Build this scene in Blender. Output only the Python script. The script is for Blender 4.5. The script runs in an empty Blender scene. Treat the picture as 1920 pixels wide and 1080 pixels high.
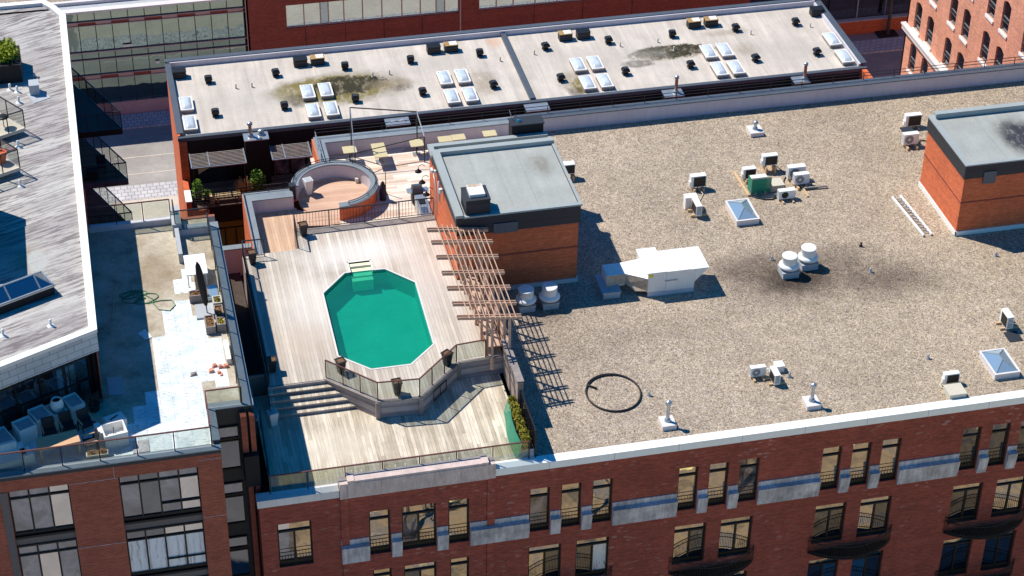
import bpy, math, random
from mathutils import Vector, Matrix
random.seed(7)
SC = bpy.context.scene
COL = SC.collection
R = math.radians
# ------------------------------------------------------------------ camera
cam = bpy.data.cameras.new('camera'); CAM = bpy.data.objects.new('camera', cam); COL.objects.link(CAM)
YAW, PITCH, ROLL = 0.2301835, 0.61804521, 0.01508239
fw = Vector((math.sin(YAW)*math.cos(PITCH), math.cos(YAW)*math.cos(PITCH), -math.sin(PITCH)))
rt = Vector((math.cos(YAW), -math.sin(YAW), 0)); up = rt.cross(fw)
r2 = rt*math.cos(ROLL)+up*math.sin(ROLL); u2 = -rt*math.sin(ROLL)+up*math.cos(ROLL)
CAM.matrix_world = Matrix(((r2.x,u2.x,-fw.x,0),(r2.y,u2.y,-fw.y,-69),(r2.z,u2.z,-fw.z,60),(0,0,0,1)))
cam.sensor_width = 36; cam.lens = 3827.2/1920*36; cam.clip_start = 1; cam.clip_end = 3000
SC.camera = CAM
# ------------------------------------------------------------------ light
SUNEL = math.atan2(1, math.hypot(.55, .48)); SUNAZ = math.atan2(-.55, .48)
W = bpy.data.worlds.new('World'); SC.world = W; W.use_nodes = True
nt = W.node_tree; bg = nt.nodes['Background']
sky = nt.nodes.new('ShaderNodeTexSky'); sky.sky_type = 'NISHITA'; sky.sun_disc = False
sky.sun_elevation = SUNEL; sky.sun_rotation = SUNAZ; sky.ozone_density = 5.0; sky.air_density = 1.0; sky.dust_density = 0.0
hs = nt.nodes.new('ShaderNodeHueSaturation'); hs.inputs['Saturation'].default_value = 1.7      # sky saturation raised to turn the shade bluer
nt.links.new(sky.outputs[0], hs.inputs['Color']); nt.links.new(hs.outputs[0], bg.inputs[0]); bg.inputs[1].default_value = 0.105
sl = bpy.data.lights.new('sun', 'SUN'); sl.energy = 5.0; sl.angle = R(.5); sl.color = (1, .95, .86)
SUN = bpy.data.objects.new('sun', sl); COL.objects.link(SUN); SUN.location = (-30, 30, 60)
SUN.rotation_euler = Vector((.55, -.48, -1)).to_track_quat('-Z', 'Y').to_euler()
SC.view_settings.view_transform = 'Standard'; SC.view_settings.look = 'None'
SC.view_settings.exposure = 0.12; SC.view_settings.gamma = 1
SC.cycles.max_bounces = 6; SC.cycles.transparent_max_bounces = 16
# ------------------------------------------------------------------ material helpers
def S(r, g, b):
    f = lambda c: (c/255/12.92 if c/255 <= .04045 else ((c/255+.055)/1.055)**2.4)
    return (f(r), f(g), f(b), 1)
class N:
    def __init__(s, name):
        s.m = bpy.data.materials.new(name); s.m.use_nodes = True; s.t = s.m.node_tree
        s.b = s.t.nodes['Principled BSDF']; s.out = s.t.nodes['Material Output']
        g = s.t.nodes.new('ShaderNodeNewGeometry'); s.pos = g.outputs['Position']; s.nor = g.outputs['Normal']
    def n(s, typ, **k):
        n = s.t.nodes.new(typ)
        for a, v in k.items(): setattr(n, a, v)
        return n
    def put(s, sock, v):
        if isinstance(v, bpy.types.NodeSocket): s.t.links.new(v, sock)
        else: sock.default_value = v
    def math(s, op, a, b=0, c=0):
        n = s.n('ShaderNodeMath', operation=op); s.put(n.inputs[0], a); s.put(n.inputs[1], b); s.put(n.inputs[2], c); return n.outputs[0]
    def sep(s, v):
        n = s.n('ShaderNodeSeparateXYZ'); s.put(n.inputs[0], v); return n.outputs
    def comb(s, x, y, z):
        n = s.n('ShaderNodeCombineXYZ'); s.put(n.inputs[0], x); s.put(n.inputs[1], y); s.put(n.inputs[2], z); return n.outputs[0]
    def scale(s, v, sc, off=(0,0,0), rot=0):
        n = s.n('ShaderNodeMapping'); s.put(n.inputs[0], v); n.inputs[1].default_value = off; n.inputs[2].default_value = (0,0,rot); n.inputs[3].default_value = sc; return n.outputs[0]
    def noise(s, v, scale, detail=4, rough=.6):
        n = s.n('ShaderNodeTexNoise'); s.put(n.inputs['Vector'], v); n.inputs['Scale'].default_value = scale
        n.inputs['Detail'].default_value = detail; n.inputs['Roughness'].default_value = rough; return n.outputs[0]
    def vor(s, v, scale, feature='F1'):
        n = s.n('ShaderNodeTexVoronoi', feature=feature); s.put(n.inputs['Vector'], v); n.inputs['Scale'].default_value = scale; return n.outputs
    def wn(s, v, dim='1D'):
        n = s.n('ShaderNodeTexWhiteNoise', noise_dimensions=dim); s.put(n.inputs['W' if dim == '1D' else 'Vector'], v); return n.outputs[0]
    def ramp(s, v, stops, interp='LINEAR'):
        n = s.n('ShaderNodeValToRGB'); s.put(n.inputs[0], v); e = n.color_ramp; e.interpolation = interp
        while len(e.elements) < len(stops): e.elements.new(.5)
        for i, (p, c) in enumerate(stops):
            e.elements[i].position = p; e.elements[i].color = c if len(c) == 4 else (*c, 1)
        return n.outputs[0]
    def rng(s, v, a, b, c, d, smooth=False):
        n = s.n('ShaderNodeMapRange'); n.interpolation_type = 'SMOOTHSTEP' if smooth else 'LINEAR'
        s.put(n.inputs[0], v)
        for i, q in enumerate((a, b, c, d)): n.inputs[i+1].default_value = q
        return n.outputs[0]
    def mix(s, f, a, b, mode='MIX'):
        n = s.n('ShaderNodeMix', data_type='RGBA', blend_type=mode); s.put(n.inputs[0], f); s.put(n.inputs[6], a); s.put(n.inputs[7], b); return n.outputs[2]
    def mul(s, col, f):
        return s.mix(1, col, s.comb(f, f, f), 'MULTIPLY')
    def blob(s, cx, cy, rx, ry, soft=.5, wob=.4, ws=1.2):
        """1 inside an irregular stain centred at (cx, cy)."""
        x, y, z = s.sep(s.pos)
        dx = s.math('DIVIDE', s.math('SUBTRACT', x, cx), rx); dy = s.math('DIVIDE', s.math('SUBTRACT', y, cy), ry)
        d = s.math('SQRT', s.math('ADD', s.math('MULTIPLY', dx, dx), s.math('MULTIPLY', dy, dy)))
        d = s.math('ADD', d, s.math('MULTIPLY', s.math('SUBTRACT', s.noise(s.pos, ws, 7, .72), .5), wob*2))
        return s.rng(d, 1-soft, 1+soft*.3, 1, 0, True)
    def bump(s, h, dist=.02, st=.5):
        n = s.n('ShaderNodeBump'); n.inputs['Strength'].default_value = st; n.inputs['Distance'].default_value = dist
        s.put(n.inputs['Height'], h); s.t.links.new(n.outputs[0], s.b.inputs['Normal'])
    def fin(s, col, rough=.8, metal=0, spec=.4):
        s.put(s.b.inputs['Base Color'], col); s.put(s.b.inputs['Roughness'], rough); s.b.inputs['Metallic'].default_value = metal
        s.b.inputs['Specular IOR Level'].default_value = spec; return s.m
def plain(name, c, rough=.7, metal=0, var=.18, sc=3.0, spec=.4):
    k = N(name); v = k.rng(k.noise(k.pos, sc, 6, .65), .25, .75, 1-var, 1+var)
    v2 = k.rng(k.noise(k.scale(k.pos, (6, 6, .8)), sc, 3), .3, .7, 1-var*.6, 1+var*.6)
    return k.fin(k.mul(k.mul(c, v), v2), rough, metal, spec)
def boards(name, cols, w=.14, across=0, streak=.3, blotch=.25, gap=.5, joint=0, blobs=(), rough=.85, tint=None):
    """planks; across = axis index across the boards"""
    k = N(name); p = k.sep(k.pos); u = p[across]; l = p[1-across] if across < 2 else p[0]
    q = k.math('DIVIDE', u, w); i = k.math('FLOOR', q); f = k.math('FRACT', q)
    rnd = k.wn(i)
    if joint:
        j = k.math('FLOOR', k.math('ADD', k.math('DIVIDE', l, joint), k.math('MULTIPLY', rnd, 5)))
        rnd = k.wn(k.math('ADD', k.math('MULTIPLY', i, 3.17), k.math('MULTIPLY', j, 7.3)))
    c = k.ramp(rnd, cols)
    sv = (9, .55, 9) if across == 0 else ((.55, 9, 9) if across == 1 else (.55, .55, 9))
    st = k.rng(k.noise(k.scale(k.pos, sv), 1.6, 5, .7), .25, .75, 1-streak, 1+streak)
    bl = k.rng(k.noise(k.pos, .55, 6, .65), .3, .7, 1-blotch, 1+blotch)
    gp = k.rng(k.math('ABSOLUTE', k.math('SUBTRACT', f, .5)), .42, .5, 1, 1-gap, True)
    c = k.mul(k.mul(k.mul(c, st), bl), gp)
    for (cx, cy, rx, ry, colr, am) in blobs:
        c = k.mix(k.math('MULTIPLY', k.blob(cx, cy, rx, ry, .8, .35), am), c, colr)
    return k.fin(c, rough)
def brick(name, c1, c2, mort, dirt=.3, speck=0., rough=.85, cv=.28):
    k = N(name); x, y, z = k.sep(k.pos); v = k.comb(k.math('ADD', x, y), z, 0)
    b = k.n('ShaderNodeTexBrick'); k.put(b.inputs['Vector'], v); b.inputs['Scale'].default_value = 1
    b.inputs['Color1'].default_value = c1; b.inputs['Color2'].default_value = c2; b.inputs['Mortar'].default_value = mort
    b.inputs['Brick Width'].default_value = .24; b.inputs['Row Height'].default_value = .085; b.inputs['Mortar Size'].default_value = .012
    c = b.outputs[0]
    row = k.wn(k.math('FLOOR', k.math('DIVIDE', z, .085)))
    cell = k.vor(k.scale(v, (4.2, 11.8, 1)), 1.0)[1]
    cs = k.n('ShaderNodeSeparateColor'); k.put(cs.inputs[0], cell)
    c = k.mul(c, k.rng(cs.outputs[0], 0, 1, 1-cv, 1+cv)); c = k.mul(c, k.rng(row, 0, 1, .93, 1.07))
    c = k.mul(c, k.rng(k.noise(k.pos, .35, 6, .7), .3, .7, 1-dirt, 1+dirt*.7))
    c = k.mul(c, k.rng(k.noise(k.scale(k.pos, (1.2, 1.2, .12)), 1, 4), .3, .7, 1-dirt*.5, 1+dirt*.4))
    if speck:
        m = k.math('MULTIPLY', k.rng(cs.outputs[1], .93, .95, 0, 1), k.rng(k.noise(k.pos, .4, 3), .45, .65, 0, speck))
        c = k.mix(m, c, S(200, 175, 165))
    return k.fin(c, rough)
# ------------------------------------------------------------------ materials
M = {}
def gravel():
    k = N('gravel')
    v = k.vor(k.pos, 24.0); cs = k.n('ShaderNodeSeparateColor'); k.put(cs.inputs[0], v[1])
    c = k.ramp(cs.outputs[0], [(0, S(112, 102, 96)), (.16, S(156, 143, 131)), (.36, S(196, 179, 158)), (.52, S(181, 168, 166)), (.68, S(213, 196, 162)), (.84, S(200, 187, 176)), (1, S(238, 228, 212))])
    v2 = k.vor(k.pos, 8.5); cs2 = k.n('ShaderNodeSeparateColor'); k.put(cs2.inputs[0], v2[1])
    c = k.mul(c, k.rng(cs2.outputs[1], 0, 1, .82, 1.15))
    c = k.mul(c, k.rng(v[0], .0, .75, 1.08, .76))
    c = k.mul(c, k.rng(k.noise(k.pos, 1.1, 5, .6), .3, .7, .9, 1.08))
    c = k.mul(c, k.rng(k.noise(k.pos, .13, 5, .6), .35, .65, .88, 1.08))
    x, y, z = k.sep(k.pos); c = k.mix(k.rng(x, 22, 46, 0, 1), c, k.mix(1, c, (1.02, 1.0, .93, 1), 'MULTIPLY'))
    c = k.mix(1, c, (.93, .89, .845, 1), 'MULTIPLY')
    for cx, cy, rx, ry, am, wob in ((33.4, 11.5, 3.8, 2.9, .85, .5), (33.7, 11.0, 2.3, 1.6, .85, .4), (38.4, 10.2, 3.3, 2.0, .75, .6), (31.2, 12.4, 2.4, 1.6, .5, .6), (37.2, 12.6, 2.2, 1.3, .4, .6), (20.3, 10.6, 1.8, 1.5, .5, .3), (25.8, 8.2, 4, 1.6, .22, .6), (21.0, 7.5, 3, 2.4, .25, .6)):
        c = k.mix(k.math('MULTIPLY', k.blob(cx, cy, rx, ry, .95, wob, .8), am), c, k.mix(1, c, (.3, .28, .29, 1), 'MULTIPLY'))
    k.bump(v[0], .03, .5)
    return k.fin(c, .9, 0, .2)
M['gravel'] = gravel()
M['brick'] = brick('weathered red brick', S(162, 74, 57), S(140, 64, 51), S(150, 86, 74), .17, .35, .85, .17)
M['brick_mid'] = brick('red brick', S(168, 88, 64), S(150, 74, 54), S(160, 98, 80), .1, 0, .85, .12)
M['brick_hut'] = brick('orange brick', S(228, 114, 64), S(206, 94, 52), S(190, 118, 86), .1, 0, .85, .1)
M['brick_pink'] = brick('pink red brick', S(232, 156, 124), S(210, 134, 106), S(222, 170, 144), .16, 0, .85, .13)
M['brick_brown'] = brick('brown brick', S(156, 74, 58), S(134, 60, 48), S(140, 80, 66), .1, 0, .85, .1)
M['stone'] = plain('limestone', S(182, 176, 178), .85, 0, .45, 1.1)
M['stone_warm'] = plain('warm limestone', S(206, 186, 178), .85, 0, .22, 2.0)
M['coping'] = plain('pale metal coping', S(222, 216, 212), .5, 0, .07, 1.0)
M['white'] = plain('white paint', S(236, 234, 228), .5, 0, .06, 2.0)
M['whitecap'] = plain('bright white coping', S(248, 247, 244), .45, 0, .03, 1.0)
M['lav'] = plain('pale grey membrane', S(206, 202, 208), .7, 0, .08, .8)
M['hutroof'] = None
M['charcoal'] = plain('charcoal metal', S(48, 52, 58), .55, 0, .15, 1.0)
M['black'] = plain('black metal', S(20, 20, 23), .5, 0, .15, 2.0)
M['dark'] = plain('dark cladding', S(15, 17, 24), .7, 0, .2, .8)
M['railred'] = plain('dark red rail', S(104, 62, 58), .45, 0, .1)
M['railblk'] = plain('black rail', S(38, 36, 38), .45, 0, .1)
M['metal'] = plain('galvanised metal', S(176, 182, 186), .35, .6, .12, 3.0)
M['steel'] = plain('stainless steel', S(190, 180, 170), .25, .9, .1, 3.0)
M['bluegrey'] = plain('grey blue flashing', S(132, 140, 146), .5, .0, .15, 1.2)
M['flash'] = plain('dark zinc flashing', S(88, 95, 104), .45, .15, .12, .9)
M['acwhite'] = plain('off white casing', S(240, 238, 232), .5, 0, .06, 4.0)
M['acbeige'] = plain('beige casing', S(206, 198, 178), .6, 0, .06, 4.0)
M['coil'] = plain('dark condenser coil', S(58, 52, 42), .6, 0, .2, 6.0)
M['fan'] = plain('grey fan grille', S(140, 146, 150), .5, 0, .15, 6.0)
M['fandark'] = plain('black fan grille', S(36, 36, 38), .5, 0, .15, 6.0)
M['lumber'] = plain('pale timber', S(206, 176, 134), .8, 0, .2, 5.0)
M['oldwood'] = plain('grey timber', S(146, 136, 130), .85, 0, .25, 2.0)
M['perg'] = plain('pergola cedar', S(194, 160, 138), .8, 0, .2, 2.0)
M['table'] = plain('beige table top', S(204, 190, 148), .6, 0, .06, 2.0)
M['tablewood'] = boards('table planks', [(0, S(214, 170, 132)), (1, S(226, 186, 146))], .16, 1, .1, .06, .35)
M['dirt'] = plain('dry soil', S(118, 88, 60), .95, 0, .55, 9.0)
M['pot'] = plain('black plastic', S(44, 42, 46), .5, 0, .12, 4.0)
M['terra'] = plain('terracotta', S(190, 100, 66), .8, 0, .12, 5.0)
M['rubber'] = plain('black rubber hose', S(38, 36, 36), .6, 0, .1)
M['greenhose'] = plain('green hose', S(70, 130, 92), .5, 0, .1)
M['cloth'] = plain('dark grey canvas', S(52, 48, 54), .9, 0, .2, 3.0)
M['tarp'] = plain('beige tarpaulin', S(186, 168, 146), .7, 0, .3, 5.0)
M['yellow'] = plain('yellow sticker', S(236, 214, 40), .5, 0, .05)
M['red'] = plain('red cap', S(190, 70, 50), .5, 0, .05)
M['tile'] = plain('grey block panels', S(176, 180, 184), .7, 0, .1, 1.5)
M['umbrella'] = plain('black canvas', S(46, 38, 36), .9, 0, .15, 4.0)
M['steel_pale'] = plain('pale painted steel', S(206, 208, 214), .4, .2, .05)
M['curtain'] = plain('white curtain', S(214, 218, 222), .9, 0, .1, 3.0)
M['mulch'] = plain('dark mulch', S(46, 38, 36), .95, 0, .4, 4.0)
M['bark'] = plain('grey bark', S(96, 84, 78), .95, 0, .3, 4.0)
def leafmat(name, a, b, c):
    k = N(name); p = k.n('ShaderNodeObjectInfo'); col = k.ramp(k.noise(k.pos, 5.0, 4, .7), [(.28, a), (.5, b), (.74, c)])
    k.b.inputs['Subsurface Weight'].default_value = 0
    return k.fin(col, .7, 0, .25)
M['leaf'] = leafmat('yellow green leaves', S(84, 98, 24), S(150, 160, 40), S(206, 206, 74))
M['leafdk'] = leafmat('green leaves', S(50, 84, 32), S(100, 140, 48), S(154, 180, 70))
M['leafgold'] = leafmat('golden shrub leaves', S(84, 84, 26), S(146, 138, 44), S(196, 180, 76))
M['drygrass'] = leafmat('dry grass', S(130, 92, 58), S(176, 132, 90), S(206, 164, 120))
def glass(name, tint, fres=.12, refl=1.0):
    k = N(name); t = k.n('ShaderNodeBsdfTransparent'); t.inputs[0].default_value = tint
    g = k.n('ShaderNodeBsdfGlossy'); g.inputs[0].default_value = (refl, refl, refl, 1); g.inputs['Roughness'].default_value = .02
    lw = k.n('ShaderNodeLayerWeight'); lw.inputs[0].default_value = .35
    m = k.n('ShaderNodeMixShader'); k.put(m.inputs[0], k.rng(lw.outputs[0], 0, 1, fres, .4)); k.t.links.new(t.outputs[0], m.inputs[1]); k.t.links.new(g.outputs[0], m.inputs[2])
    k.t.links.new(m.outputs[0], k.out.inputs[0]); return k.m
M['railglass'] = glass('railing glass', (.86, .9, .88, 1), .02, .35)
def window_glass(name, inner, fac, tint=(1,1,1,1), wob=.02, rough=.015):
    k = N(name); d = k.n('ShaderNodeBsdfDiffuse'); k.put(d.inputs[0], inner)
    g = k.n('ShaderNodeBsdfGlossy'); g.inputs[0].default_value = tint; g.inputs['Roughness'].default_value = rough
    n = k.n('ShaderNodeBump'); n.inputs['Strength'].default_value = .25; n.inputs['Distance'].default_value = wob
    k.put(n.inputs['Height'], k.noise(k.scale(k.pos, (1, 1, .6)), .9, 2, .4)); k.t.links.new(n.outputs[0], g.inputs['Normal'])
    m = k.n('ShaderNodeMixShader'); m.inputs[0].default_value = fac
    k.t.links.new(d.outputs[0], m.inputs[1]); k.t.links.new(g.outputs[0], m.inputs[2]); k.t.links.new(m.outputs[0], k.out.inputs[0]); return k.m
M['win'] = window_glass('reflective window glass', S(26, 26, 30), .68, (1, .98, .94, 1), .05)
M['windark'] = window_glass('dark window glass', S(30, 31, 36), .22, (.9, .95, 1, 1), .03)

def patchglass(name, stops, sc, fac, stretch=(1, 1, 1), wob=.06):  # noise patches painted into the diffuse colour behind the gloss
    m = window_glass(name, S(60, 58, 62), fac, (.85, .88, .92, 1), wob); t = m.node_tree
    k = N.__new__(N); k.m = m; k.t = t; k.pos = next(n for n in t.nodes if n.bl_idname == 'ShaderNodeNewGeometry').outputs['Position']
    d = next(n for n in t.nodes if n.bl_idname == 'ShaderNodeBsdfDiffuse')
    warp = k.n('ShaderNodeVectorMath', operation='ADD'); k.put(warp.inputs[0], k.scale(k.pos, stretch)); n2 = k.n('ShaderNodeTexNoise'); k.put(n2.inputs['Vector'], k.pos); n2.inputs['Scale'].default_value = .8; k.put(warp.inputs[1], n2.outputs['Color'])
    k.put(d.inputs[0], k.ramp(k.noise(warp.outputs[0], sc, 3, .5), stops)); return m
M['wingrey'] = patchglass('grey glass with painted reflections', [(.36, S(34, 36, 42)), (.46, S(96, 90, 96)), (.54, S(132, 124, 126)), (.62, S(64, 64, 70)), (.7, S(150, 132, 100))], .75, .26)  # painted patches stand in for broken reflections
M['wincurt'] = patchglass('window glass over curtain', [(.3, S(120, 126, 132)), (.42, S(206, 214, 220)), (.6, S(226, 232, 236)), (.68, S(160, 168, 176)), (.8, S(56, 54, 58))], 1.6, .22, (3.2, 1, .25), .02)
M['winrear'] = window_glass('greenish curtain wall glass', S(30, 38, 36), .5, (.42, .54, .52, 1), .08)
M['winblue'] = window_glass('blue grey glass', S(70, 96, 104), .5, (.8, .92, .95, 1), .03)
M['wintop'] = window_glass('teal blind glass', S(30, 110, 140), .3, (.8, .95, 1, 1), .03)
def water():
    k = N('pool water'); t = k.n('ShaderNodeBsdfTransparent'); t.inputs[0].default_value = (.3, .86, .76, 1)
    murk = k.n('ShaderNodeBsdfDiffuse'); k.put(murk.inputs[0], k.mix(k.rng(k.noise(k.pos, .7, 2, .4), .3, .7, 0, 1), (.02, .345, .285, 1), (.016, .285, .24, 1)))
    m0 = k.n('ShaderNodeMixShader'); m0.inputs[0].default_value = .32; k.t.links.new(t.outputs[0], m0.inputs[1]); k.t.links.new(murk.outputs[0], m0.inputs[2])
    g = k.n('ShaderNodeBsdfGlossy'); g.inputs['Roughness'].default_value = .03
    n = k.n('ShaderNodeBump'); n.inputs['Strength'].default_value = .12; n.inputs['Distance'].default_value = .02
    k.put(n.inputs['Height'], k.noise(k.pos, 4, 3)); k.t.links.new(n.outputs[0], g.inputs['Normal'])
    lw = k.n('ShaderNodeFresnel'); lw.inputs[0].default_value = 1.33
    m = k.n('ShaderNodeMixShader'); k.put(m.inputs[0], lw.outputs[0]); k.t.links.new(m0.outputs[0], m.inputs[1]); k.t.links.new(g.outputs[0], m.inputs[2])
    k.t.links.new(m.outputs[0], k.out.inputs[0]); return k.m
M['water'] = water()
M['liner'] = plain('teal pool liner', S(40, 184, 164), .6, 0, .1, .6)
M['step'] = plain('pale green step', S(236, 236, 196), .6, 0, .06, 1.0)
M['deckup'] = boards('weathered grey deck', [(0, S(180, 167, 152)), (.5, S(197, 185, 171)), (1, S(212, 202, 189))], .17, 0, .15, .12, .5, 0,
    [(9.0, 12.4, 2.2, 3.2, S(238, 232, 224), .45), (11.8, 16.4, 3.5, 1.6, S(244, 240, 234), .5), (8.2, 9.5, 1.5, 2.0, S(196, 178, 160), .5), (15.0, 13.5, 1.5, 4, S(206, 198, 192), .4)])
M['decklow'] = boards('worn beige deck', [(0, S(178, 164, 144)), (.5, S(200, 187, 167)), (1, S(218, 206, 188))], .17, 0, .34, .2, .42, 5,
    [(8.5, 2.6, 2.5, 1.5, S(232, 222, 204), .4)])
M['deckbrown'] = boards('tan deck', [(0, S(196, 160, 132)), (1, S(216, 182, 152))], .14, 0, .14, .12, .35)
M['deckcirc'] = boards('tan cross deck', [(0, S(196, 156, 132)), (1, S(216, 180, 154))], .16, 1, .14, .14, .35)
M['deckback'] = boards('pale striped deck', [(0, S(206, 178, 156)), (.5, S(228, 208, 190)), (1, S(240, 228, 214))], .19, 1, .18, .1, .45, 3.2)
M['darkdeck'] = boards('dark brown deck', [(0, S(104, 84, 70)), (1, S(128, 104, 86))], .14, 1, .15, .2, .4)  # dark brown boards, tone varies per board, darker gaps
M['wallwood'] = boards('horizontal grey boards', [(0, S(132, 126, 130)), (.5, S(156, 148, 148)), (1, S(178, 170, 168))], .15, 2, .3, .25, .45)
M['fencewood'] = boards('vertical grey boards', [(0, S(140, 124, 116)), (1, S(176, 158, 148))], .14, 1, .25, .2, .45)
M['siding'] = boards('ribbed charcoal siding', [(0, S(38, 42, 50)), (1, S(48, 52, 60))], .12, 2, .08, .1, .5, 0, (), .5)
def roofmat(name, base, stains=(), seams=None, streak=.1):
    k = N(name); x, y, z = k.sep(k.pos)
    c = k.mul(base, k.rng(k.noise(k.pos, .5, 6, .65), .3, .7, .88, 1.1))
    c = k.mul(c, k.rng(k.noise(k.scale(k.pos, (2.2, .18, 1)), 1.0, 5, .65), .3, .7, 1-streak, 1+streak))
    c = k.mul(c, k.rng(k.noise(k.pos, 7, 4, .6), .3, .7, .94, 1.05))
    if seams:
        f = k.math('FRACT', k.math('DIVIDE', x, seams)); c = k.mul(c, k.rng(k.math('ABSOLUTE', k.math('SUBTRACT', f, .5)), 0, .03, .86, 1, True))
    for (cx, cy, rx, ry, colr, am, soft, wob, ws) in stains:
        c = k.mix(k.math('MULTIPLY', k.math('MULTIPLY', k.blob(cx, cy, rx, ry, soft, wob, ws), am), k.rng(k.noise(k.scale(k.pos, (2, 1, 1)), 1.6, 6, .7), .34, .52, .4, 1)), c, colr)
    return k.fin(c, .75, 0, .3)
moss, mud, algae, ring = S(50, 45, 24), S(136, 122, 96), S(116, 102, 34), S(166, 156, 140)
M['rearroof'] = roofmat('pale roof membrane', S(202, 191, 179), [
    (13.9, 35.5, 4.5, 2.1, ring, .95, .2, .35, .7), (13.5, 35.5, 3.6, 1.7, algae, .9, .2, .5, .9), (14.4, 35.8, 2.3, 1.15, moss, 1.0, .18, .75, 1.6),
    (16.9, 35.4, 1.5, .8, mud, .8, .6, .5, 1.0), (17.5, 34.9, .7, .5, moss, .5, .6, .4, 1.4), (11.3, 34.6, .9, .9, moss, .7, .5, .6, 1.5),
    (22.3, 34.5, 1.0, 1.6, mud, .6, .7, .5, 1.0), (34.2, 35.9, 2.9, .95, mud, .85, .25, .5, .8), (34.3, 36.0, 2.7, .85, moss, 1.0, .2, .8, 1.6), (32.0, 34.9, 1.2, .5, moss, .85, .4, .4, 1.3),
    (39.0, 35.3, .9, 1.0, mud, .6, .7, .5, 1.2), (27.7, 33.4, 1.1, 1.6, mud, .6, .5, .4, 1.0), (28.0, 33.0, .7, 1.0, algae, .9, .4, .5, 1.6), (27.5, 32.4, .6, .6, moss, .6, .5, .4, 1.5),
    (24.0, 39.2, .6, .8, S(206, 160, 126), .6, .6, .4, 1.5), (38.2, 37.6, 1.6, .5, mud, .45, .8, .5, 1.0), (8.0, 35.0, 3.5, 2.2, S(182,174,164), .6, .8, .6, .6), (30, 36, 4, 1.8, S(184,176,166), .6, .8, .6, .6), (41.5, 34.5, 3.5, 2.2, S(180,172,162), .6, .8, .6, .6), (20, 37.5, 4, 1.2, S(186,178,168), .6, .8, .6, .6)], 1.02, .16)
M['hutroof'] = roofmat('grey green roof membrane', S(166, 168, 162), [(21.6, 17.2, .7, 1.3, S(128, 122, 108), .7, .8, .3, 1.0), (47.3, 15.3, 1.6, 2.3, S(122, 118, 108), .6, .4, .3, .8), (47.3, 15.2, 1.15, 1.9, S(48, 48, 56), .95, .45, .35, .9)], 1.25, .07)
M['hutedge'] = plain('grey green metal edge', S(162, 168, 166), .5, .0, .06, 1.0)
def oldroof():
    k = N('streaked grey roof'); v = k.scale(k.pos, (1, 1, 1), (0, 0, 0), R(-22))
    x, y, z = k.sep(v); q = k.math('DIVIDE', y, .95); i = k.math('FLOOR', q)
    c = k.ramp(k.wn(i), [(0, S(166, 160, 157)), (.5, S(182, 177, 172)), (1, S(196, 192, 186))])
    st = k.noise(k.scale(v, (.6, 5.5, 1)), 1.25, 5, .62)
    msk = k.math('MULTIPLY', k.rng(k.noise(k.pos, .45, 5, .6), .36, .56, .35, 1), k.rng(st, .48, .545, 0, 1))
    c = k.mix(k.math('MULTIPLY', msk, .72), c, S(98, 86, 88))
    c = k.mix(k.math('MULTIPLY', k.blob(-4.0, 9.0, .9, 1.2, .6, .6, 1.3), .6), c, S(150, 134, 112))
    c = k.mix(k.math('MULTIPLY', k.blob(-3.6, 8.8, .5, 1.0, .3, .5, 1.5), .8), c, S(186, 188, 184))
    f = k.math('FRACT', q); c = k.mul(c, k.rng(k.math('ABSOLUTE', k.math('SUBTRACT', f, .5)), .46, .5, 1, .8))
    c = k.mul(c, k.rng(k.noise(k.scale(v, (1.5, 6, 1)), 4, 5, .75), .3, .7, .8, 1.12))
    return k.fin(c, .8, 0, .3)
M['oldroof'] = oldroof()
def terrace():
    k = N('mottled terrace concrete')
    c = k.ramp(k.noise(k.pos, .8, 7, .7), [(.3, S(142, 128, 108)), (.5, S(184, 172, 152)), (.7, S(206, 198, 184))])
    c = k.mix(k.math('MULTIPLY', k.blob(1.7, 12.5, 1.2, 2.2, .7, .6, 1.0), .6), c, S(140, 120, 92))
    c = k.mul(c, k.rng(k.noise(k.pos, 6, 5, .7), .3, .7, .85, 1.1))
    return k.fin(c, .9)
M['terrace'] = terrace()
def whitepatch():
    k = N('worn white sheet')
    d = k.math('MULTIPLY', k.rng(k.noise(k.scale(k.pos, (3, 12, 1)), 1.3, 6, .8), .52, .62, 0, .85), k.rng(k.noise(k.pos, .9, 4), .4, .6, .3, 1))
    c = k.mix(d, k.ramp(k.noise(k.pos, 1.3, 5, .6), [(.35, S(206, 216, 220)), (.62, S(238, 243, 244))]), S(104, 100, 94)); x, y, z = k.sep(k.pos)
    f = k.math('FRACT', k.math('DIVIDE', x, .62)); c = k.mul(c, k.rng(k.math('ABSOLUTE', k.math('SUBTRACT', f, .5)), 0, .03, .72, 1))
    return k.fin(c, .7)
M['patch'] = whitepatch()
def asphalt():
    k = N('worn asphalt'); c = k.ramp(k.noise(k.pos, .22, 7, .7), [(.3, S(138, 132, 128)), (.6, S(166, 160, 154)), (.8, S(190, 186, 182))])
    c = k.mul(c, k.rng(k.noise(k.pos, 4, 4), .3, .7, .93, 1.06)); return k.fin(c, .9)
M['asphalt'] = asphalt()
def pavers():
    k = N('pale pavers'); b = k.n('ShaderNodeTexBrick'); k.put(b.inputs['Vector'], k.scale(k.pos, (1, 1, 1)))
    b.inputs['Scale'].default_value = 1; b.inputs['Brick Width'].default_value = .45; b.inputs['Row Height'].default_value = .45; b.inputs['Mortar Size'].default_value = .02
    b.inputs['Color1'].default_value = S(204, 200, 200); b.inputs['Color2'].default_value = S(186, 184, 186); b.inputs['Mortar'].default_value = S(120, 116, 116)
    return k.fin(k.mul(b.outputs[0], k.rng(k.noise(k.pos, .8, 4), .3, .7, .9, 1.08)), .9)
M['pavers'] = pavers()
M['concrete'] = plain('pale concrete', S(206, 194, 178), .9, 0, .12, .6)
M['ground'] = plain('grey ground', S(150, 144, 140), .95, 0, .15, .2)
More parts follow.
